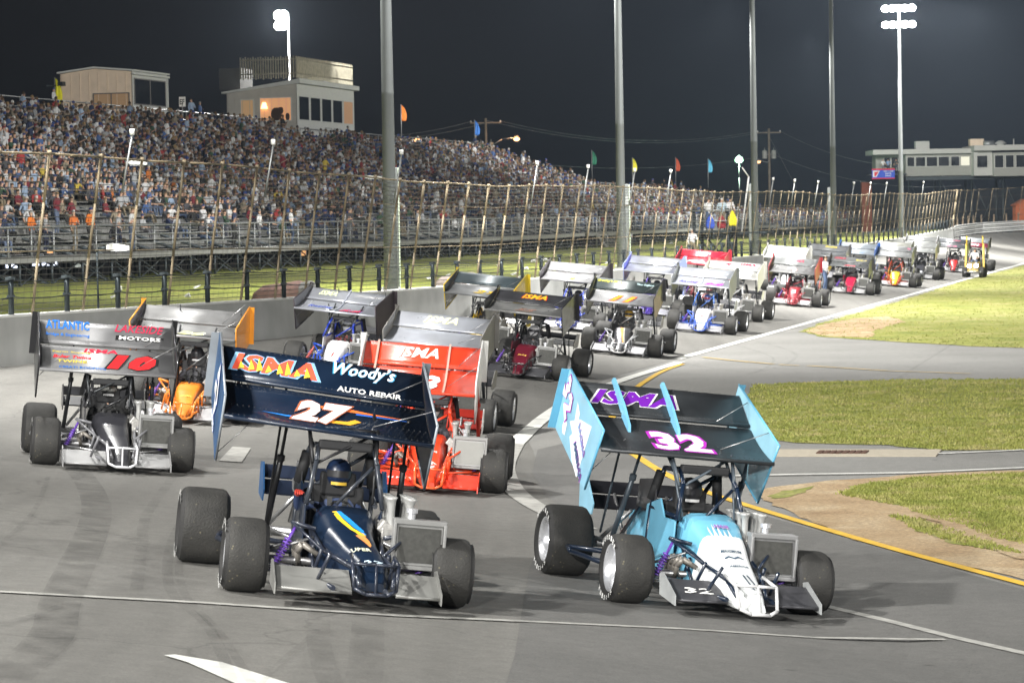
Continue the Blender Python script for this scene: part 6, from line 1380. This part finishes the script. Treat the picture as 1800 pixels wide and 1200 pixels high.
# people along the walkway and on the back rail
walkers = [(204, 445), (155, 442), (127, 438), (52, 446), (75, 446), (228, 400), (408, 440), (452, 440), (510, 440), (580, 440), (612, 440), (731, 430), (776, 432), (520, 300)]
W2 = []
for px, py in walkers[:-1]:
    a = (px-900)/F; Y = (24.5 + 18.9)/(.238-.9713*a); X = a*Y; s, t_ = st_of(X, Y); W2.append((float(s), -18.75, ZF, 'stand', 'walk', -1))
for px in (130, 350, 368, 383): 
    a = (px-900)/F; Y = (24.5 + 40.0)/(.238-.9713*a); s, t_ = st_of(a*Y, Y); W2.append((float(s), -40.9, ZF+22*RISE+.2, 'stand', 'back', -1))
seats += W2
vis = []
for q in seats:
    p = SP(q[0], q[1], q[2]); px, py = pix(p + Vector((0, 0, .6))); sc_ = F/p.y
    if -15 < px < 1815: vis.append((sc_, q, px, py))
vis.sort(key=lambda a: (-(a[0] + (100 if a[1][4] in ('walk', 'back') else 0))))
IND = vis[:268]; REST = vis[268:]
wall_post_px = [(pix(off(s, 0))[0]) for s in np.arange(0, 214, 2.75)]
ordn = ['front', 'second', 'third', 'fourth', 'fifth', 'sixth', 'seventh', 'eighth', 'ninth', 'tenth', 'eleventh', 'twelfth', 'thirteenth', 'fourteenth', 'fifteenth', 'sixteenth', 'seventeenth', 'eighteenth', 'nineteenth', 'twentieth', 'twenty-first', 'twenty-second', 'twenty-third', 'twenty-fourth', 'twenty-fifth', 'twenty-sixth', 'twenty-seventh', 'twenty-eighth', 'twenty-ninth', 'thirtieth']
cell = {}
orange_done = 0
rows_cnt = {}
IND.sort(key=lambda a: (a[1][5], a[2]))
for sc_, q, px, py in IND:
    s, t_, z, pose, key, row = q; nm, col, _ = rc.choices(SHIRTS, SW)[0]
    if key == 'walk' and 30 < px < 170: nm, col = [('orange', (.62, .16, .02)), ('pale grey', (.34, .35, .36)), ('orange', (.55, .14, .03))][rows_cnt.get('w', 0) % 3]; rows_cnt['w'] = rows_cnt.get('w', 0) + 1
    k = rows_cnt.get(row, 0) + 1; rows_cnt[row] = k
    src = rc.choice(BODY['arms'] if (pose == 'stand' and rc.random() < .25) else BODY[pose]); o = bpy.data.objects.new('person', src); link(o)
    dz = -0.02 if pose == 'sit' else (-.43 + .43)
    p = SP(s, t_, z + (.0 if pose == 'sit' else 0)); o.location = p; kx = rc.uniform(.93, 1.07); o.scale = (kx*rc.uniform(.95, 1.12), kx, kx)
    o.rotation_euler = (0, 0, math.atan2(NN.y, NN.x) + math.pi/2 + rc.uniform(-.45, .3)); o.color = (*col, 1)
    if key == 'walk': lb = '%s standing in a %s top on the walkway, number %d from left' % ('spectator', nm, k)
    elif key == 'back': lb = 'person in a %s top standing at the back rail, number %d from left' % (nm, k)
    else: lb = '%s spectator in a %s top, %s bench row, number %d from the left' % ('seated' if pose == 'sit' else 'standing', nm, ordn[min(row, 29)], k)
    tag(o, lb, 'person', 'spectators in the grandstand')

# ---- everyone smaller: one mass, low-poly bodies
def lowpoly(pose, r_):
    V = []; Fc = []; Cc = []   # colour class per vertex
    def ring(c, rx, ry, n=5): return [Vector((c[0]+math.cos(2*math.pi*i/n)*rx, c[1]+math.sin(2*math.pi*i/n)*ry, c[2])) for i in range(n)]
    def lft(rings, cl):
        o_ = len(V); n = len(rings[0])
        for r2 in rings: V.extend(r2); Cc.extend([cl]*n)
        for k in range(len(rings)-1):
            for i in range(n): Fc.append((o_+k*n+i, o_+k*n+(i+1) % n, o_+(k+1)*n+(i+1) % n, o_+(k+1)*n+i))
        Fc.append(tuple(o_+(len(rings)-1)*n+i for i in range(n)))
    hz = .46 if pose == 'sit' else .92; ln = r_.uniform(-.04, .15); tn = r_.uniform(-.05, .05)
    lft([ring((0, 0, hz-.05), .17, .13), ring((0, -ln*.5, hz+.25), .16, .12), ring((0, -ln*.9, hz+.45), .22, .12), ring((0, -ln, hz+.55), .09, .08)], 1)
    hd = (tn, -ln-.02, hz+.69)
    lft([ring((hd[0], hd[1]-.01, hd[2]-.13), .05, .05), ring((hd[0], hd[1]-.02, hd[2]-.03), .085, .095)], 0)
    lft([ring((hd[0], hd[1], hd[2]-.02), .092, .10), ring((hd[0], hd[1]+.01, hd[2]+.07), .08, .09), ring((hd[0], hd[1], hd[2]+.12), .03, .03)], 3)
    def limb(a, b, r1, cl, n=4):
        a = Vector(a); b = Vector(b); d = (b-a).normalized(); u = d.orthogonal().normalized(); v = d.cross(u)
        lft([[p + u*math.cos(i*1.57)*r1 + v*math.sin(i*1.57)*r1 for i in range(n)] for p in (a, b)], cl)
    for s in (1, -1):
        sh = Vector((s*.2, -ln, hz+.44)); el = Vector((s*.27, -ln-.05, hz+.20)); ha = Vector((s*r_.uniform(.05, .2), -ln-.30, hz+r_.uniform(.08, .4)))
        limb(sh, el, .05, 1); limb(el, ha, .035, 0)
        if pose == 'sit': kn = Vector((s*.13, -.45, hz+.02)); limb((s*.09, 0, hz), kn, .075, 2); limb(kn, (s*.13, -.45, .05), .05, 2)
        else: limb((s*.09, 0, hz), (s*.11, 0, .05), .07, 2)
    return np.array([tuple(v) for v in V]), Fc, np.array(Cc)
LP = {'sit': [lowpoly('sit', r9) for _ in range(6)], 'stand': [lowpoly('stand', r9) for _ in range(3)]}
PANT = np.array([(.02, .025, .05), (.06, .09, .16), (.10, .13, .20), (.22, .18, .12), (.03, .03, .03)]); HAIRC = np.array([(.03, .018, .01), (.08, .045, .02), (.02, .015, .012), (.20, .13, .06), (.38, .38, .36), (.04, .025, .015), (.2, .2, .2), (.02, .04, .15), (.10, .06, .03)])
VV = []; FF = []; CC = []; base = 0
a0 = math.atan2(NN.y, NN.x) + math.pi/2
for sc_, q, px, py in REST:
    s, t_, z, pose, key, row = q
    v, f, cl = LP[pose][rc.randrange(len(LP[pose]))]
    k = rc.uniform(.92, 1.08); a = a0 + rc.uniform(-.45, .3); ca, sa = math.cos(a), math.sin(a); p = SP(s, t_, z)
    w_ = v*k; x = w_[:, 0]*ca - w_[:, 1]*sa + p.x; y = w_[:, 0]*sa + w_[:, 1]*ca + p.y
    VV.append(np.stack([x, y, w_[:, 2] + p.z], 1)); FF += [tuple(i + base for i in g) for g in f]; base += len(v)
    sh = np.array(rc.choices(SHIRTS, SW)[0][1])*rc.uniform(.5, 1.05); pal = np.array([(.26*rc.uniform(.7, 1.1), .155, .115), sh, PANT[rc.randrange(5)], HAIRC[rc.randrange(9)]]); CC.append(pal[cl])
VV = np.concatenate(VV); CC = np.concatenate(CC)
me = bpy.data.meshes.new('crowd'); me.from_pydata(VV.tolist(), [], FF)
ca_ = me.color_attributes.new('cloth', 'FLOAT_COLOR', 'POINT'); ca_.data.foreach_set('color', np.concatenate([CC, np.ones((len(CC), 1))], 1).ravel())
m = bpy.data.materials.new('crowd_cloth'); m.use_nodes = True; t = m.node_tree; at_ = N(t, 'ShaderNodeVertexColor'); at_.layer_name = 'cloth'; t.links.new(at_.outputs[0], t.nodes['Principled BSDF'].inputs['Base Color']); t.nodes['Principled BSDF'].inputs['Roughness'].default_value = .85
me.materials.append(m); o = bpy.data.objects.new('crowd', me); link(o); tag(o, 'dense mass of spectators filling the farther and higher benches', 'crowd', kind='stuff')
print('CROWD', len(REST), len(VV))

# ---- officials on the starter stand, crew on the track and on the bank
def stander(p, rz, col, label, kind='stand', idx=0, group=None, scale=1.0):
    b = BODY[kind][idx % len(BODY[kind])]; o = bpy.data.objects.new('person', b); link(o); o.location = p; o.rotation_euler = (0, 0, rz); o.color = (*col, 1); o.scale = (scale,)*3; tag(o, label, 'person', group); return o
def face(p, away=False): return math.atan2(-p.x, p.y) + (math.pi if away else 0)
base_z = 1.05 + 2.2
for i, (px, c, away, lb) in enumerate(((1249, (.68, .68, .68), False, 'official in a white shirt at the left rail of the starter stand'), (1273, (.45, .55, .62), False, 'official in a pale blue shirt in the middle of the starter stand'), (1287, (.72, .70, .70), True, 'official in a white shirt with red collar at the right of the starter stand'))):
    yy = SP(sB - .6 + .5*i*0, -2.0).y; x = (px-900)/F*yy; stander(Vector((x, yy, base_z)), (.3, -.2, 2.6)[i], c, lb, 'arms' if i == 0 else 'stand', i, 'officials on the starter stand')
p = at(1450, 513); stander(p, .9, (.70, .70, .72), 'crew member in white overalls walking between the maroon and silver cars', idx=1)
p = at(1567, 488); stander(p, .2, (.70, .70, .72), 'crew member in pale clothes standing among the far cars', idx=2)
q = atY(1218, 482, SP(93, -4).y); stander(Vector((q.x, q.y, 1.7)), .4, (.66, .66, .68), 'man in a white shirt on the grass behind the crimson wing', idx=3)
for px, py, Y, col, lb in ((540, 107, 214, (.05, .05, .06), 'dark-clothed person on the roof deck left'), (583, 112, 226, (.04, .05, .08), 'dark-clothed person on the roof deck right, near the camera tripod')):
    s_, t__ = st_of((px-900)/F*Y, Y); p = SP(float(s_), -41.6, 14.45); a = (px-900)/F; Y2 = (24.5+41.7)/(.238-.9713*a); stander(Vector((a*Y2, Y2, 14.4)), .5, col, lb, idx=1, group='people on the roof deck')
for px, py, Y, col, lb in ((1555, 293, 338.5, (.65, .65, .65), 'white-shirted person above the banner on the tower balcony'), (1564, 293, 338.5, (.2, .3, .5), 'blue-shirted person on the tower balcony'), (1578, 293, 338.5, (.05, .05, .05), 'dark-shirted person at the right of the tower balcony')):
    p = atY(px, 311, Y); stander(Vector((p.x, Y+1.2, zb+.32)), 0, col, lb, idx=2, group='people on the tower balcony')

# ---- drivers
HEL = {}
def driver(T, ox, helmet, visor, suit, label, glove=None, hand=False):
    D0 = bpy.data.objects.new('person', None)
    seat = Vector((ox, -.98, .30))
    j = {'pelvis': ((0, .05, .12), (.16, .13), None, 1), 'waist': ((0, -.02, .28), (.15, .11), 'pelvis', 1), 'chest': ((0, -.04, .46), (.17, .12), 'waist', 1), 'neckb': ((0, -.03, .57), (.08, .07), 'chest', 1), 'neck': ((0, -.02, .64), (.06, .06), 'neckb', 0), 'head': ((0, 0, .74), (.09, .10), 'neck', 0)}
    for s, n in ((1, 'R'), (-1, 'L')):
        sh = Vector((s*.20, -.03, .50)); j['sh'+n] = (tuple(sh), .065, 'chest', 1)
        if hand and s > 0: el = Vector((.37, .04, .44)); wr = Vector((.40, .24, .60)); ha = Vector((.40, .31, .62))
        else: el = Vector((s*.27, .16, .34)); wr = Vector((s*.15, .38, .40)); ha = Vector((s*.13, .44, .42))
        j['el'+n] = (tuple(el), .048, 'sh'+n, 1); j['wr'+n] = (tuple(wr), .036, 'el'+n, 1); j['ha'+n] = (tuple(ha), (.042, .024), 'wr'+n, 2)
        j['hip'+n] = ((s*.1, .08, .10), .085, 'pelvis', 1); j['kn'+n] = ((s*.14, .46, .24), .062, 'hip'+n, 1); j['an'+n] = ((s*.10, .85, .06), .045, 'kn'+n, 1); j['to'+n] = ((s*.10, .92, .14), .04, 'an'+n, 2)
        for f in range(4):   # fingers curl down over what they hold
            dx = (f-1.5)*.02; b = ha + Vector((dx, .03, .005)); ln = (.85, 1, .95, .75)[f]
            j['f%d%s' % (f, n)] = (tuple(b), .0105, 'ha'+n, 2); j['g%d%s' % (f, n)] = (tuple(b + Vector((0, .035*ln, -.006))), .0095, 'f%d%s' % (f, n), 2); j['h%d%s' % (f, n)] = (tuple(b + Vector((0, .052*ln, -.036*ln))), .008, 'g%d%s' % (f, n), 2)
        j['t%s' % n] = (tuple(ha + Vector((-s*.035, .005, .0))), .012, 'ha'+n, 2); j['u%s' % n] = (tuple(ha + Vector((-s*.05, .035, -.012))), .010, 't%s' % n, 2)
    key = (tuple(suit), tuple(glove or (0,)), hand)
    if key not in HEL:
        HEL[key] = skin_body('driver_body', j, [SKIN, PM(suit, 'dull'), PM(glove or (.02, .02, .02), 'dull')], 1)
    o = bpy.data.objects.new('person', HEL[key]); link(o); o.matrix_world = T.matrix_world @ Matrix.Translation(seat); tag(o, label, 'person', 'drivers strapped in their cars')
    h = MB(); h.smooth = True; c0 = Vector((0, .0, .80)); rings = []
    for k in range(9):
        a = math.pi*k/8; z = math.cos(a)*.145; r_ = math.sin(a)**.8*.125 + .004
        rings.append([c0 + Vector((r_*math.cos(i*math.pi/8), r_*1.12*math.sin(i*math.pi/8), z)) for i in range(16)])
    h.loft(rings[::-1]); ho = h.build('helmet', PM(helmet), o)
    v = MB(); v.smooth = True; rs = []
    for zz in (.035, -.03): rs.append([c0 + Vector((.132*math.cos(a), .148*math.sin(a)+.002, zz)) for a in np.linspace(.45, math.pi-.45, 9)])
    v.loft(rs, cap=False, closed=False); v.build('visor', PM(visor), ho)
    s_ = MB(); s_.smooth = True; rs = []
    for zz in (-.075, -.105): rs.append([c0 + Vector((.122*math.cos(a), .136*math.sin(a)+.002, zz)) for a in np.linspace(.9, math.pi-.9, 7)])
    s_.loft(rs, cap=False, closed=False); s_.build('chin_stripe', PM((.7, .45, .05) if hand else (.5, .5, .5)), ho)
    bl = MB()
    for s in (1, -1): bl.quadbox([(s*.05, .10, .58), (s*.10, .10, .58), (s*.08, .13, .2), (s*.04, .13, .2)], (0, .012, 0))
    bl.build('harness', PM((.03, .03, .03), 'dull'), o)
    sw_ = MB(); cc = T.matrix_world @ Vector((ox, -.50, .72))
    return o
HC = {'27': ((.008, .018, .05), (.02, .02, .025), (.03, .05, .12), (.55, .05, .03), True), '32': ((.02, .02, .025), (.02, .02, .02), (.02, .02, .03), None, False), '10': ((.05, .05, .05), (.3, .3, .28), (.02, .02, .02), None, False), '78': ((.6, .6, .6), (.02, .02, .02), (.05, .05, .06), None, False), '64': ((.55, .57, .6), (.03, .03, .03), (.25, .05, .05), None, False), '11': ((.65, .4, .05), (.02, .02, .02), (.05, .05, .05), None, False), '94': ((.1, .15, .45), (.4, .05, .05), (.3, .3, .35), None, False)}
NMC = {'27': 'the navy number 27 car, red-gloved hand on the cockpit side', 'chrome': 'the car behind the red one with the silver wing'}
for c in CARS:
    hx = HC.get(c['n'], ((.03, .03, .035) if rc.random() < .6 else (.45, .45, .47), (.02, .02, .02), (.05, .05, .06), None, False))
    what = NMC.get(c['n']) or c['label'].replace('race car', 'car').split(',')[0]
    lab = ('helmeted driver of ' + what).split(' '); lab = ' '.join(lab[:15])
    driver(c['T'], c['ox'], hx[0], hx[1], hx[2], lab, hx[3], hx[4])
    # steering wheel and column belong to the car
    mb = MB(); cc = Vector((c['ox'], -.52, .74)); rr_ = .13; pts = [cc + Vector((math.cos(a)*rr_, -math.sin(a)*.05, math.sin(a)*rr_)) for a in np.linspace(0, 2*math.pi, 13)]
    mb.path(pts, .012, 5); mb.tube(cc, cc + Vector((0, .3, -.12)), .014); mb.tube(pts[0], pts[6], .01); mb.build('steering_wheel', M_HOSE, c['T'])
tp = at(1711, 488); o = bpy.data.objects.new('person', BODY['sit'][1]); link(o); fw_ = Matrix.Rotation(R(180-13.8), 3, 'Z') @ Vector((0, -1.12, 0)); o.location = tp + fw_ + Vector((0, 0, .52)); o.rotation_euler = (0, 0, R(-13.8)); o.color = (.62, .62, .62, 1); tag(o, 'person in a white shirt driving the small yellow push tractor', 'person')

# ---------------------------------------------------------------- lit lamp heads and the night air
for nm, loc, e_ in (('far_floodlight_glow', atY(1583, 14, SP(182, -1.5).y - 3.0), 26000), ('lot_light_glow', atY(493, 34, 222), 20000), ('green_lamp_glow', atY(1299, 281, 332.3), 5000), ('sodium_glow', atY(908, 244, 320.3), 350), ('sodium_glow', atY(735, 247, 299.3), 350)):
    l = bpy.data.lights.new(nm, 'POINT'); l.energy = e_; l.shadow_soft_size = .3; l.color = {'g': (.6, 1, .7), 's': (1, .5, .22)}.get(nm[0], (1, .98, .95)); o = bpy.data.objects.new(nm, l); link(o); o.location = loc
hz = bpy.data.meshes.new('haze'); bm = bmesh.new(); bmesh.ops.create_cube(bm, size=1.0)
for v in bm.verts: v.co = Vector((v.co.x*1300, v.co.y*1300 + 400, v.co.z*31 + 14.4))
bm.to_mesh(hz); bm.free(); m = bpy.data.materials.new('night_haze'); m.use_nodes = True; t = m.node_tree; t.nodes.clear()
o_ = N(t, 'ShaderNodeOutputMaterial'); v_ = N(t, 'ShaderNodeVolumePrincipled'); v_.inputs['Density'].default_value = .00016; v_.inputs['Color'].default_value = (.68, .82, 1.0, 1); v_.inputs['Anisotropy'].default_value = .5
t.links.new(v_.outputs[0], o_.inputs['Volume']); hz.materials.append(m); ho = bpy.data.objects.new('haze', hz); link(ho); ho['kind'] = 'stuff'
